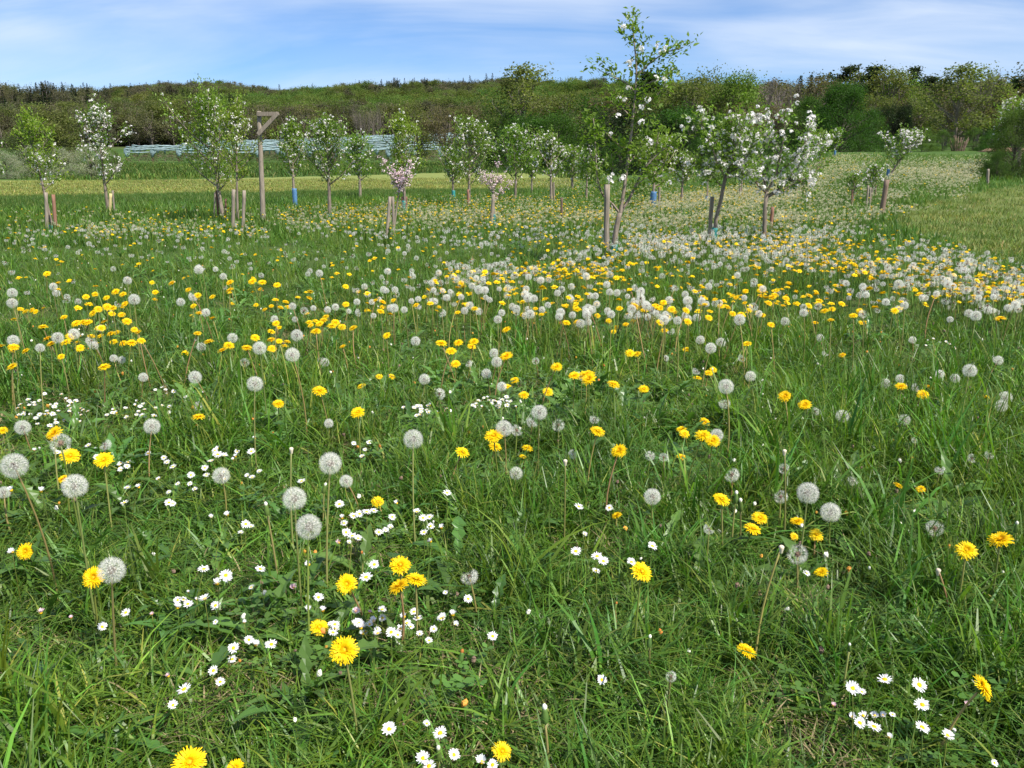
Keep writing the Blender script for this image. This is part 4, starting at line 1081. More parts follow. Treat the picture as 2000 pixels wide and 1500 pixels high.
def stake(px, py, tpx, tpy, wpx, matn, label, group='tree stakes in the orchard', square=False):
    g = hit1(px, py); s = g.y / F / CP
    top = at_depth(tpx, tpy, g.y); h = top - g; rad_ = wpx * g.y / F / 2 * .80
    root_m = MB(); r = random.Random(int(px * 7 + py)); n = 7
    pts = [h * (i / (n - 1)) + Vector((r.uniform(-1, 1), r.uniform(-1, 1), 0)) * rad_ * .08 - (UP * .04 if i == 0 else UP * 0) for i in range(n)]
    root_m.tube(pts, [rad_ * r.uniform(.93, 1.05) for _ in range(n)], 8 if not square else 4)
    tp = pts[-1]
    o = link('stake', root_m.mesh('stake', [matn], not square), None, g)
    return tag(o, label, 'stake', group)
OG = 'young apple trees in the orchard rows'
def orchard(px, py, top, hwpx, cbpy, leaf_n, bloom, label, seed, guard=None, pink=False, toppx=None, trunk_px=7, green=(1, 1, 1), bz=(0, 1), dense=1.0, group=OG, leafk=1.0, nb=None, updir=1.0):
    g = hit1(px, py); s = g.y / F
    Z = at_depth(px, top, g.y).z - g.z; cb = at_depth(px, cbpy, g.y).z - g.z
    lean = (((toppx if toppx is not None else px) - px) * s, 0)
    b_ = apple_tree(seed, Z, cb, hwpx * s * 1.42, int(leaf_n * 3.0), int(bloom * 3.2), leaf_l=.060 * leafk * max(1, g.y / 19), trunk_r=trunk_px * s / 2 * .85, pink=pink, lean=lean, green=green, bloom_zone=bz, dense=dense, nb=nb, updir=updir)
    gd = None
    if guard:
        m_, y0, y1, w_ = guard
        gd = (m_, max(.01, at_depth(px, y0, g.y).z - g.z), at_depth(px, y1, g.y).z - g.z, max(w_ * s / 2, trunk_px * s / 2 + .016))
    return tree_thing('apple_tree', g, label, 'apple tree', group, b_, pink=pink, guard=gd)
YG = (1.15, 1.1, .9)
orchard(102, 458, 212, 46, 368, 620, 70, 'young leafy apple tree between a grey and a red stake', 1, ('teal', 458, 440, 9), toppx=86, trunk_px=6, green=YG, dense=.6, bz=(0, .25))
orchard(212, 426, 188, 44, 364, 700, 420, 'narrow pointed apple tree dotted with white blossom beside a yellow stake', 2, toppx=214, trunk_px=7, dense=1.1)
orchard(436, 432, 180, 72, 372, 2100, 260, 'broad leafy apple tree left of the perch post', 3, toppx=425, trunk_px=8, dense=1.6, green=YG)
orchard(466, 440, 190, 36, 352, 700, 110, 'slim leafy tree touching the perch post, behind two grey stakes', 4, toppx=482, trunk_px=5, green=(1.25, 1.15, .9), bz=(.4, .9))
orchard(577, 405, 228, 36, 348, 900, 260, 'apple tree with a bright blue guard right of the perch post', 5, ('blue', 404, 368, 9), trunk_px=6)
orchard(645, 436, 224, 52, 362, 1350, 320, 'apple tree with a red-brown trunk and teal guard at its foot', 6, ('teal', 436, 418, 9), trunk_px=8, dense=1.3)
orchard(703, 388, 262, 34, 352, 700, 160, 'smaller apple tree standing in front of the mown field between taller ones', 7, trunk_px=6)
orchard(790, 418, 214, 42, 362, 1100, 110, 'tall apple tree with pinkish blossom flecks and red stakes at its foot', 8, ('teal', 418, 392, 6), trunk_px=6, dense=1.2, green=YG)
orchard(766, 472, 338, 42, 372, 110, 300, 'low apple tree with pink blossom clusters between two leaning grey stakes', 9, ('teal', 472, 462, 7), pink=True, toppx=790, trunk_px=5, nb=8, dense=.5, leafk=.8)
orchard(886, 392, 288, 26, 358, 480, 110, 'small apple tree with a pale trunk left of a taller tree', 10, ('teal', 390, 372, 6), trunk_px=5)
orchard(918, 405, 228, 46, 362, 1150, 260, 'tall apple tree with a slender pointed top and a red stake', 11, trunk_px=6, dense=1.2)
orchard(964, 448, 342, 34, 385, 60, 260, 'little apple tree topped with one mass of pink blossom', 12, ('teal', 446, 418, 7), pink=True, trunk_px=6, nb=7, dense=.4, leafk=.8)
orchard(1006, 392, 248, 44, 356, 1000, 200, 'apple tree with a rounded green crown right of the pointed one', 13, trunk_px=5, dense=1.2)
orchard(1038, 378, 300, 26, 352, 420, 90, 'short apple tree at the far edge of the mown field', 14, trunk_px=4)
orchard(1076, 396, 262, 36, 350, 620, 260, 'apple tree with scattered white blossom just left of the tall tree', 15, trunk_px=6)
orchard(1118, 372, 290, 26, 350, 420, 110, 'small far apple tree behind the lone short stake', 16, trunk_px=5)
orchard(1146, 390, 300, 28, 352, 460, 130, 'small apple tree partly behind the tall tree on its left side', 17, trunk_px=5)
orchard(1275, 412, 268, 46, 365, 820, 150, 'apple tree with a wide blue guard behind the tall tree', 18, ('blue', 410, 374, 12), trunk_px=7, green=YG)
orchard(1330, 402, 296, 26, 360, 420, 170, 'small apple tree right of the blue guarded tree', 19, trunk_px=6)
orchard(1446, 388, 300, 22, 340, 260, 100, 'small far tree seen under the white blossomed crown', 20, trunk_px=4)
orchard(1380, 402, 310, 20, 352, 260, 70, 'small far tree seen behind the leaning blossomed tree', 21, ('blue', 400, 384, 5), trunk_px=4)
orchard(1600, 330, 262, 24, 308, 300, 240, 'small white-blossomed tree at the foot of the dark green tree', 22, trunk_px=3)
orchard(1630, 306, 252, 14, 290, 120, 90, 'tiny white-blossomed tree highest on the slope', 23, ('blue', 306, 294, 4), trunk_px=3)
orchard(1733, 352, 256, 34, 330, 420, 420, 'white-blossomed tree leaning right behind the thick brown post', 24, ('blue', 352, 330, 5), toppx=1778, trunk_px=4, bz=(.2, 1))
orchard(1700, 400, 322, 26, 372, 260, 90, 'faint young tree with a thin crown left of the thick brown post', 25, trunk_px=3, dense=.6)
orchard(1664, 406, 340, 18, 380, 130, 20, 'thin sapling beside a single red-brown stake', 26, trunk_px=3, dense=.4)
orchard(-6, 420, 248, 26, 350, 500, 120, 'apple tree cut off by the left edge', 27, trunk_px=6)
orchard(1988, 330, 205, 60, 300, 1500, 520, 'white-flecked tree behind the dark bush at the right edge', 28, trunk_px=8, group='blossoming trees on the slope', nb=26)

# ---- the tall tree in the middle: limbs drawn by hand, its leaves and blossoms single pieces
def main_tree():
    B = hit1(1197, 517); Y0 = B.y; s = Y0 / F
    def P(x, y, dy=0.0): q = at_depth(x, y, Y0); q.y += dy; return q - B
    root = empty('apple_tree', B, 'tallest apple tree rising into the sky, tied beside a thick grey stake', 'apple tree', OG)
    W = MB()
    limbs = [([(1197, 520), (1199, 480), (1205, 440), (1211, 416)], 11.5, 9.5, 0),
             ([(1211, 416), (1219, 370), (1224, 330), (1230, 285), (1236, 230), (1241, 180), (1243, 130), (1239, 85), (1236, 44)], 7.5, 2, 0),
             ([(1211, 418), (1196, 398), (1180, 385), (1168, 360), (1163, 320), (1160, 270), (1157, 232)], 5.5, 2, -.12),
             ([(1211, 416), (1230, 388), (1243, 362), (1262, 325), (1282, 295), (1290, 255)], 6.5, 2, .12),
             ([(1230, 290), (1212, 285), (1188, 262), (1168, 240), (1152, 228)], 4, 1.8, .15),
             ([(1236, 232), (1218, 215), (1205, 200), (1202, 186)], 3, 1.5, -.1),
             ([(1241, 180), (1222, 160), (1200, 150), (1178, 138)], 3.5, 1.5, .1),
             ([(1243, 150), (1262, 130), (1285, 112), (1310, 100), (1328, 97)], 4, 1.5, -.1),
             ([(1241, 178), (1262, 165), (1290, 152), (1312, 142), (1320, 130)], 3.8, 1.5, .18),
             ([(1237, 225), (1258, 205), (1282, 185), (1300, 165)], 3.4, 1.5, -.15),
             ([(1262, 325), (1285, 300), (1305, 285), (1322, 275)], 3.2, 1.4, -.1),
             ([(1226, 320), (1245, 300), (1262, 275), (1278, 262)], 3, 1.4, .2),
             ([(1180, 385), (1190, 360), (1200, 330), (1198, 300)], 3, 1.4, .2),
             ([(1163, 320), (1152, 300), (1148, 280), (1150, 262)], 2.5, 1.2, -.1),
             ([(1243, 362), (1256, 350), (1272, 345), (1290, 350)], 2.4, 1.2, -.15),
             ([(1168, 360), (1158, 345), (1150, 325)], 2, 1.2, .05)]
    r = random.Random(3); spots = []
    for li, (pl, w0, w1, dy) in enumerate(limbs):
        n = len(pl); pts = [P(x, y, dy * (i / (n - 1)) if li > 1 else 0) for i, (x, y) in enumerate(pl)]
        # smooth it
        fine = []
        for i in range(n - 1):
            for t in (0, .5):
                a = pts[max(i - 1, 0)]; b_, c, d = pts[i], pts[i + 1], pts[min(i + 2, n - 1)]
                fine.append(.5 * ((2 * b_) + (c - a) * t + (2 * a - 5 * b_ + 4 * c - d) * t * t + (3 * b_ - a - 3 * c + d) * t ** 3))
        fine.append(pts[-1]); k = len(fine)
        W.tube(fine, [(w0 + (w1 - w0) * i / (k - 1)) * s / 2 for i in range(k)], 8 if li < 2 else 5)
        if li == 0: continue
        start = 2 if li > 1 else 4
        for i in range(start, k):
            spots.append((fine[i], (fine[i] - fine[i - 1]).normalized(), li, i / (k - 1)))
            if li > 0 and i > start and r.random() < .75:
                dv = Vector((r.uniform(-1, 1), r.uniform(-1, 1), r.uniform(-.1, .8))).normalized(); l2 = r.uniform(.05, .17); e = fine[i] + dv * l2
                W.tube([fine[i], e], [.003, .0015], 3); spots.append((e, dv, li, i / (k - 1)))
                spots.append(((e + fine[i]) / 2, dv, li, .5))
    link('trunk', W.mesh('trunk', ['bark'], True), root)
    g = MB(); a = P(1196, 520); c = P(1200, 478); n = 12
    g.tube([a.lerp(c, i / n) + Vector((0.004 * math.sin(i * 2), -.004, 0)) for i in range(n + 1)], [(14 if i % 2 else 12.5) * s / 2 for i in range(n + 1)], 10)
    link('trunk_guard', g.mesh('trunk_guard', ['teal'], True), root)
    lms = []
    for k in range(4):
        m = MB(); l = 1.0; w = (.27, .24, .3, .26)[k]; cv = (.10, .2, .05, -.1)[k]; t = (1, 1.12, .88, 1.05)[k]; vs = []
        for i, (f, ww) in enumerate(((0, .0), (.2, .75), (.45, 1.0), (.72, .68), (1.0, 0.0))):
            z = -cv * f * f
            vs += [(f, -w * ww, z + .10 * ww), (f, 0, z), (f, w * ww, z + .10 * ww)]
        fs = []
        for i in range(4): fs += [(3 * i, 3 * i + 1, 3 * i + 4, 3 * i + 3), (3 * i + 1, 3 * i + 2, 3 * i + 5, 3 * i + 4)]
        m.add([Vector(v) for v in vs], fs, (t * 1.05, t, t)); lms.append(m.mesh('leaf', ['apple_leaf'], False))
    left = MB(); cnt = 0; allp = []
    for (p, d, li, f) in spots:
        for k in range(r.randint(9, 14) if li != 1 else r.randint(16, 22)):
            o = Vector((r.gauss(0, 1), r.gauss(0, 1), r.gauss(0, 1))) * .05
            dd = (d * .5 + Vector((r.uniform(-1, 1), r.uniform(-1, 1), r.uniform(-.7, .8)))).normalized(); allp.append((p + o, dd, r.uniform(.036, .074)))
    r.shuffle(allp)
    for i, (p, dd, l) in enumerate(allp):
        nn = (UP + Vector((r.uniform(-1, 1), r.uniform(-1, 1), 0)) * .9).normalized()
        if i < 290:
            ax, u, v = frame_of(dd); q = Matrix((dd, nn.cross(dd).normalized(), dd.cross(nn.cross(dd)).normalized())).transposed().to_quaternion()
            link('leaf', lms[i % 4], root, p, q, l * 1.15)
        else:
            t = r.uniform(.8, 1.25); leaf_quad(left, p, dd, nn, l, l * .27, (t * 1.05, t, t))
    link('foliage', left.mesh('foliage', ['apple_leaf']), root)['kind'] = 'stuff'
    bl = [cluster_mesh(k) for k in range(4)]
    for (x, y) in ((1223, 128), (1228, 124), (1285, 108), (1293, 100), (1276, 96), (1207, 193), (1218, 196), (1203, 227), (1246, 212), (1268, 278), (1262, 276), (1186, 348), (1190, 356), (1210, 350), (1193, 340), (1180, 372),
                   (1295, 168), (1275, 156), (1258, 198), (1300, 355), (1286, 345), (1247, 240), (1188, 262), (1212, 60), (1247, 100), (1222, 175), (1290, 160), (1215, 345)):
        q = P(x, y, r.uniform(-.26, -.08)); link('blossom_cluster', bl[r.randrange(4)], root, q, Euler((r.uniform(0, .8), r.uniform(-.6, .6), r.uniform(0, 6))).to_quaternion(), .95 * r.uniform(.7, 1.1))
    return root
_cl = {}
def cluster_mesh(k, pink=False):
    if (k, pink) not in _cl:
        r = random.Random(k + 77); m = MB()
        for j in range(6):
            o = Vector((r.uniform(-1, 1), r.uniform(-1, 1), r.uniform(-.4, 1))); o.normalize()
            blossom(m, o * .026, o + Vector((0, 0, .2)), .021, r, .2 if pink else .04)
        _cl[(k, pink)] = m.mesh('blossom_cluster', ['petal_pink' if pink else 'petal_white'])
    return _cl[(k, pink)]
main_tree()
stake(1184, 520, 1186, 360, 14, 'greywood', 'thickest grey stake, tied left of the tallest apple tree')

def shaped_tree(B, Y0, trunk_pl, trunk_w, limbs, label, seed, leaf_n, clusters, guard, leaf_l=.05, cluster_n=0, cl_scale=.9, spread=.05, leaf_off=.06):
    r = random.Random(seed); s = Y0 / F
    def P(x, y, dy=0.0): q = at_depth(x, y, Y0); q.y += dy; return q - B
    root = empty('apple_tree', B, label, 'apple tree', OG)
    W = MB(); pts = [P(x, y) for x, y in trunk_pl]
    W.tube(pts, [(trunk_w[0] + (trunk_w[1] - trunk_w[0]) * i / (len(pts) - 1)) * s / 2 for i in range(len(pts))], 8)
    spots = []
    for (pl, w0, dy) in limbs:
        n = len(pl); lp = [P(x, y, dy * i / (n - 1)) for i, (x, y) in enumerate(pl)]; fine = []
        for i in range(n - 1):
            for t in (0, .25, .5, .75): fine.append(lp[i].lerp(lp[i + 1], t) + Vector((r.gauss(0, 1), r.gauss(0, 1), r.gauss(0, 1))) * .006)
        fine.append(lp[-1]); k = len(fine)
        W.tube(fine, [(w0 * (1 - .75 * i / (k - 1))) * s / 2 for i in range(k)], 5)
        for i in range(2, k):
            d = (fine[i] - fine[i - 1]).normalized(); spots.append((fine[i], d))
            for q in range(2):
                dv = (d * .6 + Vector((r.uniform(-1, 1), r.uniform(-1, 1), r.uniform(-.4, .9)))).normalized(); l2 = r.uniform(.06, .22); e = fine[i] + dv * l2
                W.tube([fine[i], e], [.0032, .0015], 3); spots.append((e, dv)); spots.append(((e + fine[i]) / 2, dv))
    link('trunk', W.mesh('trunk', ['bark'], True), root)
    Lf = MB()
    for k in range(leaf_n):
        p, d = r.choice(spots); dd = (d * .5 + Vector((r.uniform(-1, 1), r.uniform(-1, 1), r.uniform(-.6, .9)))).normalized(); nn = (UP + Vector((r.uniform(-1, 1), r.uniform(-1, 1), 0)) * .9).normalized()
        l = leaf_l * r.uniform(.6, 1.2); t = r.uniform(.8, 1.25)
        leaf_quad(Lf, p + Vector((r.gauss(0, 1), r.gauss(0, 1), r.gauss(0, 1))) * leaf_off, dd, nn, l, l * .27, (t, t, t))
    link('crown', Lf.mesh('crown', ['apple_leaf']), root)
    for k in range(cluster_n):
        p, d = r.choice(spots); o = Vector((r.gauss(0, 1), r.gauss(0, 1), r.gauss(0, 1))) * spread
        link('blossom_cluster', cluster_mesh(k % 4), root, p + o, Euler((r.uniform(-.6, .9), r.uniform(-.8, .8), r.uniform(0, 6))).to_quaternion(), cl_scale * r.uniform(.6, 1.15))
    m_, x0, y0, x1, y1, w_ = guard; g = MB(); n = 10; a, c = P(x0, y0), P(x1, y1)
    g.tube([a.lerp(c, i / n) for i in range(n + 1)], [(1.08 if i % 2 else .92) * w_ * s / 2 for i in range(n + 1)], 9)
    link('trunk_guard', g.mesh('trunk_guard', [m_], True), root)
    return root
B = hit1(1392, 497)
shaped_tree(B, B.y, [(1392, 500), (1395, 460), (1399, 425), (1408, 390), (1417, 345)], (8, 7),
    [([(1417, 345), (1430, 320), (1438, 285), (1432, 240)], 5, .1), ([(1417, 345), (1402, 320), (1388, 290), (1370, 250), (1364, 232)], 4, -.1), ([(1412, 365), (1395, 345), (1380, 335), (1372, 320)], 3, .15),
     ([(1417, 345), (1440, 325), (1460, 300), (1468, 265)], 4, -.15), ([(1430, 320), (1416, 300), (1408, 270), (1412, 245)], 3, .2), ([(1417, 345), (1440, 345), (1462, 335)], 3, -.2), ([(1438, 285), (1445, 262), (1440, 232)], 3, -.1)],
    'leaning apple tree left of the white one, leafy with white blossom', 41, 2300, None, ('teal', 1391, 495, 1396, 445, 11.5), .058, 190, 1.0, .05)
stake(1384, 495, 1391, 384, 10, 'greywood', 'grey-brown stake left of the leaning blossomed tree')
B = hit1(1492, 487)
shaped_tree(B, B.y, [(1491, 490), (1493, 450), (1494, 410), (1498, 375)], (9, 8),
    [([(1498, 378), (1492, 345), (1488, 310), (1490, 260), (1482, 225)], 5, .1), ([(1498, 375), (1515, 340), (1522, 300), (1528, 255), (1530, 222)], 5, -.1), ([(1500, 382), (1535, 360), (1560, 330), (1580, 290), (1592, 245)], 5, .15),
     ([(1498, 380), (1475, 355), (1462, 330), (1450, 300), (1448, 270)], 4, -.15), ([(1515, 340), (1545, 315), (1562, 285), (1568, 245)], 4, -.25), ([(1502, 384), (1540, 365), (1575, 345), (1600, 322)], 4, -.1),
     ([(1488, 310), (1470, 285), (1468, 250), (1462, 232)], 3, .25), ([(1522, 300), (1508, 270), (1505, 240)], 3, .25), ([(1545, 315), (1575, 305), (1602, 290), (1610, 275)], 3, .2), ([(1492, 345), (1510, 320), (1540, 300)], 3, .3), ([(1535, 360), (1548, 350), (1560, 352), (1572, 368)], 3, .0)],
    'apple tree with the fullest white blossom beside a dark red stake', 42, 2000, None, ('teal', 1491, 487, 1493, 466, 13), .058, 298, 1.05, .05)
stake(1504, 470, 1509, 404, 9, 'redwood', 'dark red stake right of the white blossomed tree')
stake(92, 460, 90, 376, 8, 'greywood', 'grey stake on the left side of the leafy tree by a red stake')
stake(110, 460, 104, 380, 8, 'redwood', 'orange-red stake leaning beside a grey one under the leafy tree')
stake(214, 428, 216, 378, 7, 'palewood', 'pale yellow stake at the foot of the narrow tree')
stake(224, 420, 220, 372, 5, 'greywood', 'thin grey stake behind the pale yellow stake')
stake(427, 432, 423, 372, 6, 'redwood', 'reddish stake left of the broad leafy tree trunk')
stake(440, 436, 441, 388, 5, 'redwood', 'short reddish stake at the foot of the broad leafy tree')
stake(455, 462, 456, 370, 9, 'greywood', 'grey stake on the left of the pair before the slim tree')
stake(474, 468, 477, 372, 8, 'greywood', 'grey stake on the right of the pair before the slim tree')
stake(418, 428, 420, 376, 4, 'greywood', 'thin grey stake left of the reddish one under the broad tree')
stake(573, 403, 574, 370, 4, 'greywood', 'grey stake beside the bright blue guard')
stake(754, 476, 762, 384, 8, 'greywood', 'grey stake leaning right, on the left under the pink blossoms')
stake(770, 476, 767, 384, 7, 'greywood', 'upright grey stake on the right under the pink blossoms')
stake(785, 418, 786, 384, 5, 'redwood', 'red-brown stake left of the teal-footed tall tree')
stake(794, 419, 794, 384, 4, 'redwood', 'red-brown stake right of the teal-footed tall tree')
stake(915, 406, 914, 370, 6, 'redwood', 'red stake at the foot of the slender pointed tree')
stake(958, 450, 964, 380, 8, 'greywood', 'grey stake under the little pink-topped tree')
stake(1097, 436, 1097, 386, 6, 'brownwood', 'lone short dark stake without a tree, left of the tallest tree')
stake(1082, 396, 1081, 356, 5, 'greywood', 'grey stake against the tree left of the tallest one')
stake(1287, 410, 1288, 362, 6, 'greywood', 'grey stake right of the wide blue guard')
stake(1194, 425, 1195, 400, 5, 'greywood', 'far short stake seen just behind the tallest tree')
stake(1444, 392, 1446, 360, 5, 'greywood', 'far grey stake under the gap between the two blossomed trees')
stake(1663, 407, 1665, 370, 4, 'redwood', 'thin red-brown stake standing left of the grey pair')
stake(1692, 404, 1696, 362, 5, 'greywood', 'left stake of the close grey pair before the brown post')
stake(1698, 405, 1700, 366, 5, 'greywood', 'right stake of the close grey pair before the brown post')
stake(1709, 388, 1711, 360, 4, 'brownwood', 'small dark stake just left of the thick brown post')
stake(1720, 430, 1732, 351, 13, 'brownwood', 'thick brown post leaning right at the edge of the mown meadow')
stake(1929, 362, 1930, 330, 6, 'greywood', 'grey stake in front of the dark bush at the right edge')

# ---- perch post with a triangular bracket
B = hit1(513, 440); Y0 = B.y; s = Y0 / F
def plank(a, b_, w, t, matn, name, root, off=0.0):
    d = (b_ - a); L_ = d.length; d.normalize(); side = Vector((0, 1, 0)); v = d.cross(side).normalized(); m = MB(); vs = []
    for f in (0, .33, .66, 1):
        c = a + d * L_ * f + side * off + v * random.uniform(-1, 1) * w * .04
        vs += [c - v * w / 2 - side * t / 2, c + v * w / 2 - side * t / 2, c + v * w / 2 + side * t / 2, c - v * w / 2 + side * t / 2]
    fs = [(0, 3, 2, 1), (12, 13, 14, 15)]
    for i in range(3):
        for j in range(4): fs.append((4 * i + j, 4 * i + (j + 1) % 4, 4 * i + 4 + (j + 1) % 4, 4 * i + 4 + j))
    m.add(vs, fs); return link(name, m.mesh(name, [matn]), root)
root = empty('perch_post', B, 'tall weathered wooden post with a triangular bracket at its top', 'post')
def PP(x, y): return at_depth(x, y, Y0) - B
m = MB(); r = random.Random(4)
pl = [(514, 450), (513, 400), (511, 350), (509, 300), (507, 260), (506, 217)]
m.tube([PP(*p) for p in pl], [w * s / 2 for w in (11, 10, 9.5, 9, 8.5, 8)], 8)
link('post', m.mesh('post', ['greywood'], True), root)
plank(PP(504, 223), PP(546, 223), 7 * s, 5 * s, 'greywood', 'arm', root, -6.5 * s)
plank(PP(508, 263), PP(546, 222), 7 * s, 5 * s, 'greywood', 'brace', root, -11.8 * s)
# ================================================================== FAR TREES
def scatter_leaves(m, c, rad3, n, l, r, tintf):
    for k in range(int(n * 3.6)):
        o = Vector((r.gauss(0, .5) * rad3[0], r.gauss(0, .5) * rad3[1], r.gauss(0, .5) * rad3[2]))
        d = Vector((r.uniform(-1, 1), r.uniform(-1, 1), r.uniform(-.6, .8))).normalized(); nn = Vector((r.uniform(-1, 1), r.uniform(-1, 1), r.uniform(-.2, 1))).normalized()
        s = d.cross(nn); 
        if s.length < .1: continue
        s.normalize(); q = l * r.uniform(.5, 1.2); p = Vector(c) + o; t = tintf(p)
        m.add([p - s * q * .35, p + d * q * .5, p + s * q * .35, p - d * q * .5], [(0, 1, 2, 3)], t)
def broad(seed, kind, detail=1.0):
    """a tree 1 unit tall; kinds: round, spring, bare, bush, open"""
    r = random.Random(seed); W, Lf = MB(), MB()
    hw = {'round': .42, 'spring': .34, 'bare': .26, 'bush': .62, 'open': .30}[kind]; cb = {'round': .12, 'spring': .22, 'bare': .25, 'bush': .0, 'open': .28}[kind]
    ncl = int({'round': 64, 'spring': 52, 'bare': 30, 'bush': 70, 'open': 38}[kind] * (detail ** .5))
    W.tube([(0, 0, -.03), (r.uniform(-.01, .01), 0, .3), (r.uniform(-.03, .03), r.uniform(-.02, .02), .75)], [.020, .014, .005], 5)
    nl = {'round': 46, 'spring': 26, 'bare': 2, 'bush': 44, 'open': 30}[kind] * detail ** .5
    lobes = [Vector((r.uniform(-.35, .35), r.uniform(-.35, .35), r.uniform(.2, .95))) for _ in range(6)]
    for k in range(ncl):
        a = r.uniform(0, 6.283); z = r.random(); q = math.sqrt(r.uniform(.15, 1))
        prof = math.sin(math.pi * (.12 + .82 * z)) ** .7 if kind != 'bush' else (1 - z * z) ** .5
        rr = hw * prof * q * (1 + .25 * math.sin(2 * a + seed) + .15 * math.sin(5 * a))
        c = Vector((rr * math.cos(a), rr * math.sin(a), cb + (1 - cb - .04) * z))
        st = Vector((0, 0, max(.02, c.z * .62 - .05))); mid = st.lerp(c, .5) + Vector((0, 0, -.02))
        W.tube([st, mid, c], [.006, .004, .0015], 3, False)
        nt = {'round': 3, 'spring': 12, 'bare': 26, 'bush': 2, 'open': 12}[kind]
        for j in range(int(nt * detail ** .5)):
            f = r.uniform(.35, 1); p = st.lerp(c, f); e = p + Vector((r.uniform(-1, 1), r.uniform(-1, 1), r.uniform(.1, 1.4))).normalized() * r.uniform(.05, .15)
            sd = Vector((r.uniform(-1, 1), r.uniform(-1, 1), 0)).normalized() * .0016
            W.add([p - sd, p + sd, e], [(0, 1, 2)])
        cr = hw * (r.uniform(.22, .46) if kind != 'bush' else r.uniform(.13, .25)); tt = r.uniform(.72, 1.25)
        def tf(p, tt=tt): q_ = tt * r.uniform(.8, 1.2); return (q_ * r.uniform(.92, 1.1), q_, q_)
        scatter_leaves(Lf, c, (cr, cr, cr * .8), int(nl * r.uniform(.6, 1.4)), .027 / detail ** .33, r, tf)
    return W, Lf
def conifer(seed, kind, detail=1.0):
    r = random.Random(seed); W, Lf = MB(), MB()
    W.tube([(0, 0, -.03), (0, 0, .97)], [.014, .002], 5)
    if kind == 'spruce':
        n = int(30 * detail ** .5)
        for k in range(n):
            z = .08 + .90 * k / n; rr = .17 * (1 - z) ** .85 + .012
            for j in range(int(8 * detail ** .5)):
                a = r.uniform(0, 6.283); e = Vector((math.cos(a) * rr, math.sin(a) * rr, z - rr * .30 + r.uniform(-.01, .02))) * 1.0; st = Vector((0, 0, z + .01))
                s = Vector((-math.sin(a), math.cos(a), 0)); w = rr * r.uniform(.2, .34); t = r.uniform(.7, 1.25); mid = st.lerp(e, .6) + Vector((0, 0, .012))
                Lf.add([st, mid + s * w, e, mid - s * w], [(0, 1, 2, 3)], (t, t, t))
                for q in range(2):
                    p = st.lerp(e, r.uniform(.4, 1)); dd = Vector((r.uniform(-1, 1), r.uniform(-1, 1), -1.0)) * .018; Lf.add([p - s * .012, p + s * .012, p + dd], [(0, 1, 2)], (t * .8,) * 3)
    else:
        for k in range(int(24 * detail ** .5)):
            z = r.uniform(.34, .98); a = r.uniform(0, 6.283); rr = .20 * math.sin(math.pi * (.25 + .7 * (z - .34) / .64)) * r.uniform(.4, 1.1)
            c = Vector((rr * math.cos(a), rr * math.sin(a), z)); W.tube([(0, 0, z - .05), c], [.005, .002], 3, False); tt = r.uniform(.75, 1.25)
            scatter_leaves(Lf, c, (.05, .05, .05), int(34 * detail ** .5), .030 / detail ** .33, r, lambda p, tt=tt: (tt, tt, tt))
    return W, Lf
VAR = {}
def variant(kind, k, detail=1.0):
    key = (kind, k, detail)
    if key not in VAR:
        W, Lf = (conifer if kind in ('spruce', 'pine') else broad)(k * 13 + len(kind), kind, detail)
        VAR[key] = (W.mesh('trunk_%s_%d' % (kind, k), ['twig' if kind in ('bare', 'spring', 'open') else 'darkbark'], False), Lf.mesh('crown_%s_%d' % (kind, k), ['crown']))
    return VAR[key]
C_ = {'olive': (.130, .150, .038), 'brown': (.135, .115, .055), 'green': (.080, .135, .026), 'bright': (.120, .190, .034), 'dark': (.022, .038, .014), 'pine': (.040, .055, .025), 'deep': (.048, .108, .016), 'grey': (.12, .105, .08)}
def far_tree(kind, px, basey, topy, Y, colour, name, label, cat, group, wide=1.0, k=0, detail=1.0, jit=.08):
    x = at_depth(px, basey, Y).x; z = float(gz(x, Y)); H = at_depth(px, topy, Y).z - z
    root = empty(name, (x, Y, z - .1), label, cat, group, (px * 1.7) % 6.28)
    tr, cr = variant(kind, k, detail)
    r = random.Random(int(px * 3 + topy)); c = C_[colour] if isinstance(colour, str) else colour; q = 1 + r.uniform(-jit, jit)
    sc3 = (H * wide, H * wide, H)
    t = link('trunk', tr, root, scale=sc3); l = link('crown', cr, root, scale=sc3)
    l.color = (c[0] * q, c[1] * q, c[2] * q, 1)
    return root
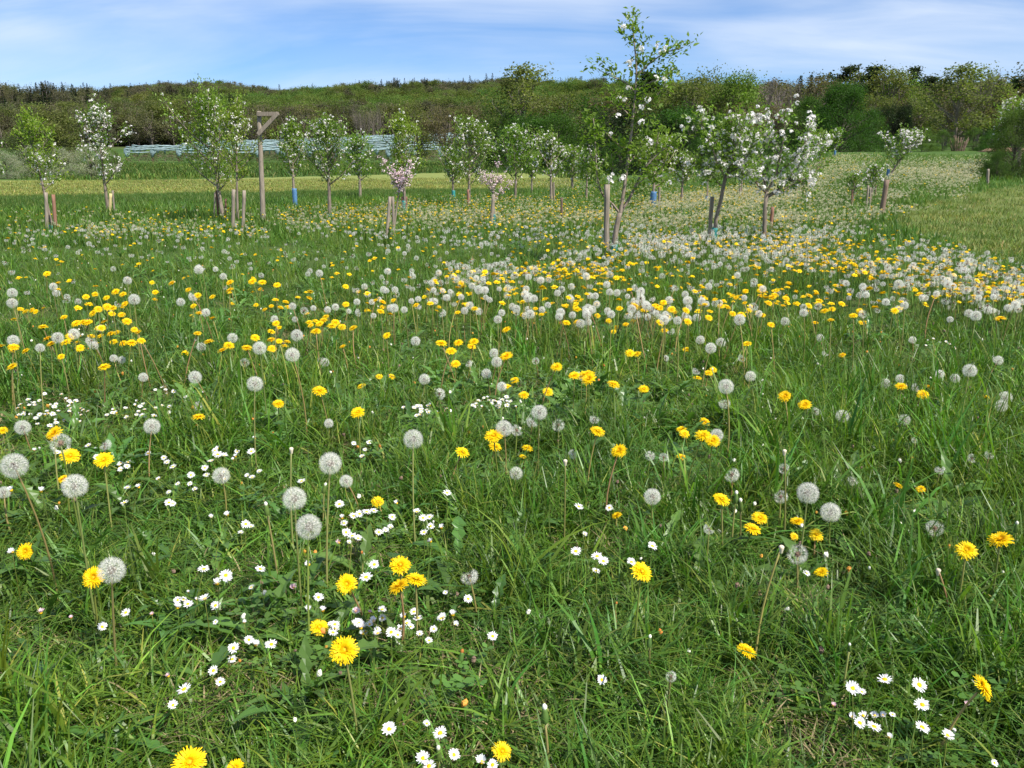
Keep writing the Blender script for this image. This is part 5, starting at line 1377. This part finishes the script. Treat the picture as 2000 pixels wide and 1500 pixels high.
# the wood edge behind the orchard, near enough to tell the trees apart.  x, base, top, distance, kind, colour, width
EDGE = [
 (1020, 285, 128, 128, 'open', 'olive', 1.15, 'tallest feathery tree above the orchard nets, open twiggy top against the sky'),
 (968, 285, 190, 138, 'round', 'green', .9, 'rounded tree directly left of the tall feathery one'),
 (1066, 285, 178, 136, 'round', 'olive', 1.0, 'rounded olive tree directly right of the tall feathery one'),
 (925, 280, 205, 150, 'spring', 'brown', 1.1, 'brownish budding tree left of the feathery group'),
 (870, 278, 208, 160, 'spring', 'brown', 1.2, 'wide brownish budding tree over the middle of the nets'),
 (815, 275, 205, 168, 'spring', 'olive', 1.1, 'pale olive budding tree over the nets, right of the bare trunks'),
 (1110, 285, 182, 130, 'spring', 'olive', 1.2, 'olive tree standing over the right end of the nets'),
 (1150, 290, 190, 122, 'round', 'deep', 1.1, 'dark rounded tree just left of the tallest apple tree'),
 (1200, 292, 180, 118, 'spring', 'brown', 1.2, 'brownish tree seen through the tallest apple tree'),
 (1258, 292, 140, 112, 'pine', 'dark', 1.3, 'dark pine standing behind the top of the tallest apple tree'),
 (1243, 296, 200, 108, 'round', 'dark', 1.0, 'dark dense tree behind the middle of the tallest apple tree'),
 (1300, 296, 168, 104, 'round', 'olive', 1.0, 'olive tree directly right of the dark pine'),
 (1345, 296, 150, 102, 'spring', 'olive', 1.1, 'olive tree with a rounded crown touching the sky right of centre'),
 (1378, 296, 146, 108, 'round', 'olive', .8, 'pale-topped tree left of the bright green round one'),
 (1322, 298, 200, 98, 'round', 'deep', 1.1, 'low dark green tree before the olive ones'),
 (1435, 298, 148, 98, 'round', 'bright', 1.0, 'bright green round-topped tree above the leaning blossomed tree'),
 (1405, 298, 175, 100, 'spring', 'brown', 1.1, 'brownish tree left of the bright green round top'),
 (1400, 300, 220, 92, 'round', 'deep', 1.1, 'low dark tree behind the leaning blossomed tree'),
 (1490, 295, 150, 104, 'bare', 'grey', 1.4, 'leafless grey tree, first right of the bright green round top'),
 (1515, 295, 146, 108, 'bare', 'grey', 1.3, 'leafless grey tree in the middle of the bare group'),
 (1540, 295, 152, 106, 'bare', 'brown', 1.3, 'leafless brown tree at the right of the bare group'),
 (1470, 295, 168, 100, 'bare', 'brown', 1.3, 'leafless thin tree against the bright green round top'),
 (1553, 290, 142, 118, 'spruce', 'dark', 1.0, 'slim dark spruce between bare trees'),
 (1572, 290, 140, 120, 'spruce', 'dark', 1.1, 'slim dark spruce, next right of its twin'),
 (1590, 290, 148, 114, 'spring', 'brown', 1.1, 'brownish tree behind the big dark green tree'),
 (1605, 290, 135, 120, 'pine', 'pine', 1.3, 'pine with a flat dark crown left of the tall pines'),
 (1625, 290, 138, 118, 'spruce', 'pine', 1.3, 'pine above the left shoulder of the big dark green tree'),
 (1648, 290, 128, 120, 'pine', 'pine', 1.5, 'tallest pine above the big dark green tree'),
 (1675, 290, 140, 118, 'spring', 'olive', 1.2, 'pale olive tree between pines above the dark green tree'),
 (1698, 290, 130, 116, 'pine', 'dark', 1.7, 'wide dark pine right of the big dark green tree top'),
 (1722, 290, 133, 112, 'spring', 'olive', 1.1, 'pale yellow-green tree right of the wide dark pine'),
 (1748, 290, 136, 112, 'spring', 'bright', 1.1, 'yellow-green tree left of the small leaning pine'),
 (1772, 290, 132, 116, 'pine', 'pine', 1.2, 'small pine standing in the gap of the skyline'),
 (1700, 292, 185, 96, 'spring', 'olive', 1.3, 'low budding tree beside the big dark green tree'),
 (1745, 292, 190, 96, 'spring', 'brown', 1.4, 'brownish thicket tree between the green tree and the twiggy one'),
 (1735, 296, 198, 90, 'round', 'dark', .7, 'small dark evergreen low at the wood edge'),
 (1760, 296, 205, 90, 'round', 'dark', .6, 'second small dark evergreen low at the wood edge'),
 (1790, 292, 178, 94, 'spring', 'olive', 1.3, 'budding tree below the gap in the skyline'),
 (1808, 290, 150, 112, 'pine', 'pine', 1.4, 'pine left of the large open tree'),
 (1862, 294, 126, 84, 'open', 'olive', 1.35, 'large open-crowned tree with cut stems at its foot'),
 (1905, 290, 140, 98, 'spring', 'olive', 1.2, 'olive tree behind the right side of the large open tree'),
 (1918, 290, 132, 108, 'bare', 'grey', 1.1, 'leafless twigs showing above the large open tree'),
 (1935, 290, 150, 108, 'spruce', 'dark', 1.4, 'dark spruce right of the large open tree'),
 (1952, 290, 156, 112, 'spruce', 'dark', 1.3, 'second dark spruce right of the large open tree'),
 (1975, 290, 153, 110, 'pine', 'dark', 1.6, 'dark pine close to the right edge'),
 (2010, 290, 158, 108, 'spring', 'brown', 1.4, 'brownish tree cut by the right edge above the bush'),
 (1960, 292, 180, 94, 'spring', 'brown', 1.3, 'brownish budding tree above the bush at the right edge'),
 (2050, 292, 150, 104, 'spring', 'olive', 1.4, 'olive tree just beyond the right edge'),
 (1845, 292, 170, 100, 'spring', 'brown', 1.3, 'brown budding tree behind the large open tree'),
 (1450, 296, 200, 92, 'spring', 'brown', 1.4, 'low brown thicket tree behind the white blossomed crown'),
 (1510, 296, 205, 92, 'spring', 'brown', 1.4, 'low brown thicket tree under the bare group'),
 (1555, 296, 210, 90, 'spring', 'olive', 1.2, 'low olive tree left of the big dark green tree'),
 (1090, 290, 220, 116, 'round', 'deep', 1.2, 'low dark green tree behind the right end of the nets'),
 (1040, 288, 215, 120, 'round', 'deep', 1.2, 'low dark green tree in front of the tall feathery one'),
 (990, 284, 222, 126, 'spring', 'green', 1.2, 'low green tree at the left foot of the feathery one'),
 (1180, 292, 225, 108, 'round', 'dark', 1.1, 'low dark tree just left behind the tallest apple tree'),
 (1285, 298, 225, 98, 'round', 'dark', 1.2, 'low dark tree just right behind the tallest apple tree'),
 (1360, 300, 225, 94, 'spring', 'deep', 1.3, 'low green thicket tree behind the leaning blossomed tree'),
]
for k, (px, by, ty, Y, kind, colr, wd, lab) in enumerate(EDGE):
    far_tree(kind, px, by, ty, Y, colr, {'pine': 'pine_tree', 'spruce': 'spruce_tree'}.get(kind, 'tree'), lab, {'pine': 'pine tree', 'spruce': 'spruce tree'}.get(kind, 'tree'), 'trees along the edge of the wood', wd * (1.0 if kind not in ('bare',) else 1.0), k % 3, 1.0)
# nearer single crowns
big = far_tree('bush', 1640, 304, 160, 72, 'deep', 'tree', 'big dark green round tree on the slope above the small blossomed trees', 'tree', None, 1.12, 1, 3.0)
far_tree('bush', 1575, 302, 188, 76, 'deep', 'tree', 'dark green rounded tree joined to the left of the biggest one', 'tree', None, .9, 2, 1.6)
far_tree('bush', 1700, 300, 212, 78, 'deep', 'bush', 'dark green bush at the right foot of the biggest round tree', 'bush', None, .62, 0, 1.6)
far_tree('bush', 1972, 362, 205, 33, (.075, .125, .024), 'bush', 'tall rounded green bush with a stake at the right edge', 'bush', None, .72, 0, 4.0)
far_tree('bush', 2045, 362, 205, 34, (.070, .115, .022), 'bush', 'taller bush mostly beyond the right edge', 'bush', None, .6, 1, 3.0)
far_tree('bush', 1942, 360, 290, 32, (.060, .105, .020), 'bush', 'low dark bush crouching left of the tall rounded one', 'bush', None, .75, 2, 3.0)
low = [(1760, 298, 250, 74, 'deep', .9), (1800, 296, 246, 76, 'green', 1.0), (1735, 300, 262, 70, 'deep', .8), (1840, 292, 252, 78, 'green', 1.0), (1900, 290, 248, 80, 'green', 1.0), (1935, 290, 250, 78, 'deep', 1.0),
       (1680, 302, 262, 70, 'deep', .8), (1540, 305, 250, 78, 'deep', .9), (1500, 306, 255, 80, 'deep', .9), (1455, 308, 258, 82, 'deep', 1.0), (1410, 310, 262, 82, 'dark', 1.0), (1370, 312, 265, 84, 'deep', 1.0),
       (1330, 312, 262, 86, 'dark', 1.0), (1290, 312, 265, 88, 'deep', 1.0), (1250, 312, 262, 90, 'dark', 1.0), (1210, 312, 268, 92, 'deep', 1.0), (1165, 312, 268, 95, 'dark', 1.0), (1120, 312, 276, 98, 'deep', .9), (1600, 303, 258, 74, 'deep', .9)]
low.sort()
HN = ['first', 'second', 'third', 'fourth', 'fifth', 'sixth', 'seventh', 'eighth', 'ninth', 'tenth', 'eleventh', 'twelfth', 'thirteenth', 'fourteenth']
nl_ = sum(q[0] <= 1650 for q in low)
for k, (px, by, ty, Y, colr, wd) in enumerate(low):
    far_tree('bush', px, by, ty, Y, colr, 'bush', '%s bush from the left in the hedge %s of the big round tree' % (HN[k if px <= 1650 else k - nl_], 'right' if px > 1650 else 'left'), 'bush', 'hedge bushes under the wood, %s part' % ('right' if px > 1650 else 'left'), wd, k % 3, 1.0)
# cut stems and soil at the foot of the open tree
B = hit1(1872, 292); Yc = max(60, min(B.y, 80))
B = Vector((at_depth(1872, 285, 78).x, 78, 0)); B.z = float(gz(B.x, 78))
m = MB(); r = random.Random(8)
root = empty('cut_stems', B, 'sheaf of pale cut stems at the foot of the large open tree', 'stems')
for k in range(34):
    a = r.uniform(-1, 1); h = r.uniform(.7, 1.9); m.tube([(a * .5, r.uniform(-.3, .3), -.1), (a * .9, r.uniform(-.3, .3), h * .75)], [.035, .03], 5, tint=(1, 1, 1))
link('stems', m.mesh('stems', ['brownwood'], True), root)
m = MB(); m.ball((0, 0, 0), 1, 20, 7, .16, bumpy=.16); o = link('soil_mound', m.mesh('soil_mound', ['soil'], True), None, (B.x + 2.4, B.y - 4, float(gz(B.x + 2.4, B.y - 4)) + .05), scale=(2.6, 1.6, 2.0))
tag(o, 'bare reddish soil bank below the large open tree', 'soil', kind='structure')

# left: blossoming shrubs at the end of the mown field
for k, (px, ty, wd, colr) in enumerate([(15, 292, 1.2, 'w'), (70, 285, 1.1, 'w'), (125, 288, 1.1, 'w'), (180, 282, 1.2, 'w'), (228, 290, 1.0, 'g'), (-40, 285, 1.2, 'w')]):
    far_tree('bush' if colr == 'w' else 'spring', px, 350, ty, 74 + (k % 3) * 3, (.30, .31, .22) if colr == 'w' else (.10, .125, .04), 'blossoming_shrub' if colr == 'w' else 'shrub',
             ('greyish white blossoming shrub, %s of the row behind the mown field' % ('second', 'third', 'fourth', 'rightmost', '', 'leftmost')[k]) if colr == 'w' else ('olive shrub right of the blossoming row', '', 'low olive shrub', 'x')[0] + (' nearest to it', '', ' in the middle', ' farthest from it')[(k - 4) % 4],
             'shrub', 'shrubs behind the mown field', wd * .95, k % 3, 1.0)
far_tree('round', 120, 320, 218, 150, (.13, .15, .045), 'tree', 'pale olive rounded tree behind the leftmost staked tree', 'tree', None, 1.2, 0)
far_tree('round', 68, 320, 236, 150, (.09, .115, .04), 'tree', 'olive rounded tree left of the pale one', 'tree', None, 1.2, 1)

# ================================================================== NETTED ORCHARD ROWS
nr = random.Random(9)
post_m = MB(); post_m.tube([(0, 0, -.1), (0, 0, 1)], [.07, .06], 5); post_me = post_m.mesh('post', ['redwood'], False)
seg_mes = []
for k in range(4):
    m = MB(); r = random.Random(k); n = 6
    m.tube([(i / n, 0, -.18 * math.sin(math.pi * i / n) * r.uniform(.7, 1.2)) for i in range(n + 1)], [.13 * r.uniform(.7, 1.4) * (.55 + .45 * math.sin(math.pi * i / n)) for i in range(n + 1)], 6)
    m.tube([(0, 0, .1), (.01, .1, -.5), (0, 0, -1.3)], [.06, .11, .05], 5); m.tube([(.5, 0, -.15), (.5, .1, -.9)], [.03, .02], 4)
    seg_mes.append(m.mesh('net_roll', ['net'], True))
tm = MB()
for k in range(40):
    r = nr; c = Vector((r.uniform(0, 1), r.uniform(-.1, .1), r.uniform(.15, .75)))
    scatter_leaves(tm, c, (.10, .3, .12), 3, .09, r, lambda p: (1, 1, 1))
row_me = tm.mesh('row_foliage', ['crown'])
ORDN = ['nearest', 'second nearest', 'third nearest', 'fourth nearest', 'fifth nearest', 'sixth nearest', 'seventh nearest', 'eighth nearest', 'farthest']
X0 = [246, 250, 262, 360, 380, 400, 480, 560, 700]
for j in range(9):
    Y = 204 + 10.5 * j
    xa = at_depth(X0[j], 300, Y).x; xb = at_depth(1112 if j > 3 else 1040, 300, Y).x
    root = empty('netted_row', (xa, Y, float(gz(xa, Y))), '%s row of fruit trees under rolled pale blue hail nets' % ORDN[j], 'netted fruit row', 'fruit tree rows under blue nets on the hillside')
    n = int((xb - xa) / 6.2)
    for i in range(n + 1):
        x = xa + 6.2 * i; z = float(gz(x, Y)); hgt = 3.5 + nr.uniform(-.15, .15)
        link('post', post_me, root, (x - xa, 0, z - root.location.z), scale=(1, 1, hgt))
        if i < n:
            z2 = float(gz(x + 6.2, Y)); q = Vector((6.2, 0, z2 - z)).to_track_quat('X', 'Z')
            link('net_roll', seg_mes[nr.randrange(4)], root, (x - xa, -.1, z - root.location.z + 3.25), q, (6.2, 1.3, 1.5))
            if (i + j) % 2 == 0: link('net_roll', seg_mes[nr.randrange(4)], root, (x - xa + .3, -.2, z - root.location.z + 2.5), q, (5.4, .8, .9))
            f = link('row_foliage', row_me, root, (x - xa, 0, z - root.location.z), scale=(6.2, 1.5, 2.6)); f['kind'] = 'stuff'
            f.color = (.20, .17, .11, 1) if nr.random() < .6 else (.12, .14, .06, 1)

# ================================================================== WOODED HILLS
def far_sources():
    src = []
    for kind, k in (('round', 0), ('spring', 0), ('spring', 1), ('round', 1), ('bare', 0), ('spruce', 0), ('spruce', 1), ('spruce', 2)):
        W, Lf = (conifer if kind in ('spruce', 'pine') else broad)(k * 7 + 200 + len(kind), kind, .42)
        b0 = len(W.v); 
        W2 = MB(); W2.v = list(W.v) + list(Lf.v); W2.f = list(W.f) + [tuple(i + b0 for i in f) for f in Lf.f]
        W2.m = [1] * len(W.f) + [0] * len(Lf.f); W2.c = list(W.c) + list(Lf.c)
        src.append((kind, W2))
    return src
FOREST_COL = {'a': (.118, .145, .040), 'b': (.128, .126, .062), 'c': (.100, .148, .034), 'd': (.124, .116, .074), 'dark': (.024, .036, .018)}
mats_ = {}
for k, c in FOREST_COL.items(): mats_[k] = leafmat('forest_' + k, c, rough=.7, spec=.1, trans=.45, vary=.34, hue=.03)
FS = far_sources()
smesh = []
for i, ((kind, m), ck) in enumerate(zip(FS, ('a', 'b', 'd', 'c', 'd', 'dark', 'dark', 'dark'))):
    smesh.append(m.mesh('forest_tree_%d' % i, [mats_[ck], 'twig' if kind not in ('spruce', 'pine') else 'darkbark']))
rg = np.random.default_rng(12)
pts = []
def hill_band(n, r0, r1, half):
    r = np.sqrt(rg.uniform(r0 * r0, r1 * r1, n)); a = rg.uniform(-half, half, n); return np.stack([r * np.sin(a), r * np.cos(a)], -1)
P1 = hill_band(9500, 335, 880, math.radians(46))
# the front edge of the wood on the left, behind the shrubs and nets
k_ = 420; ex = rg.uniform(-330, 60, k_); ey = rg.uniform(300, 345, k_); P2 = np.stack([ex, ey], -1)
# the wood behind the edge trees on the right
k_ = 650; ey = rg.uniform(118, 330, k_); ex = ey * rg.uniform(.13, .95, k_); P3 = np.stack([ex, ey], -1)
FP = np.concatenate([P1, P2, P3]); n = len(FP)
x, y = FP[:, 0], FP[:, 1]; z = gz(x, y)
con = vnoise(x, y, .011, 31) + .45 * vnoise(x, y, .05, 32) + rg.normal(0, .30, n) 
far_l = (x < 0) & (y > 300)
con += np.where(x < -.25 * y, .45, 0) + np.where(y > 740, .1, 0)
ctype = con > .66
idx = np.where(ctype, rg.choice([5, 6, 5, 7], n), 0)
patchv = vnoise(x, y, .014, 40) + rg.normal(0, .45, n)
idx = np.where(~ctype, np.select([patchv < -.5, patchv < 0.0, patchv < .45], [1, 2, 0], 3), idx)
H = np.where(ctype, rg.uniform(11, 18, n), rg.uniform(8, 16, n))
H = np.where(y < 335, H * np.where(x > 20, .66, .95), H)
scl = np.stack([H * rg.uniform(.95, 1.4, n), H * rg.uniform(.95, 1.4, n), H], -1)
scl[ctype, :2] *= .85
instancer('forest', np.stack([x, y, z - .3], -1), np.stack([np.zeros(n), np.zeros(n), rg.uniform(0, 6.28, n)], -1), scl, idx, smesh,
          'mixed spring wood of olive, brown and dark conifer crowns covering the hills', 'forest')
# conifers that stand out singly on the ridge
for k, px in enumerate([22, 52, 120, 152, 235, 310, 545, 568, 580, 612, 640, 652, 668, 676, 694, 702, 716, 724, 735, 905, 918, 935, 950, 962]):
    Y = 790; x = at_depth(px, 165, Y).x; z = float(gz(x, Y)); r = random.Random(k); H = r.uniform(15, 21)
    root = empty('spruce_tree', (x, Y, z), 'dark conifer breaking the ridge skyline %s' % ('above the leftmost apple trees' if px < 400 else ('between the perch post and the pink blossoms' if px < 800 else 'left of the tall feathery tree')), 'spruce tree',
                 'skyline conifers %s' % ('above the leftmost apple trees' if px < 400 else ('between the perch post and the pink blossoms' if px < 800 else 'left of the tall feathery tree')))
    tr, cr = variant('spruce', k % 2, .42)
    link('trunk', tr, root, scale=(H * 1.2, H * 1.2, H)); l = link('crown', cr, root, scale=(H * 1.3, H * 1.3, H)); l.color = (.022, .034, .016, 1)
# pale trunks standing bare in the dark gap
for k, px in enumerate([698, 706, 713, 722, 731, 739, 745]):
    far_tree('bare', px, 285, 192 + (k * 7) % 16, 290, 'grey', 'bare_tree', 'thin pale leafless trunk in the dark gap of the wood', 'tree', 'pale leafless trunks in the dark gap of the wood', .5, k % 3, .42)
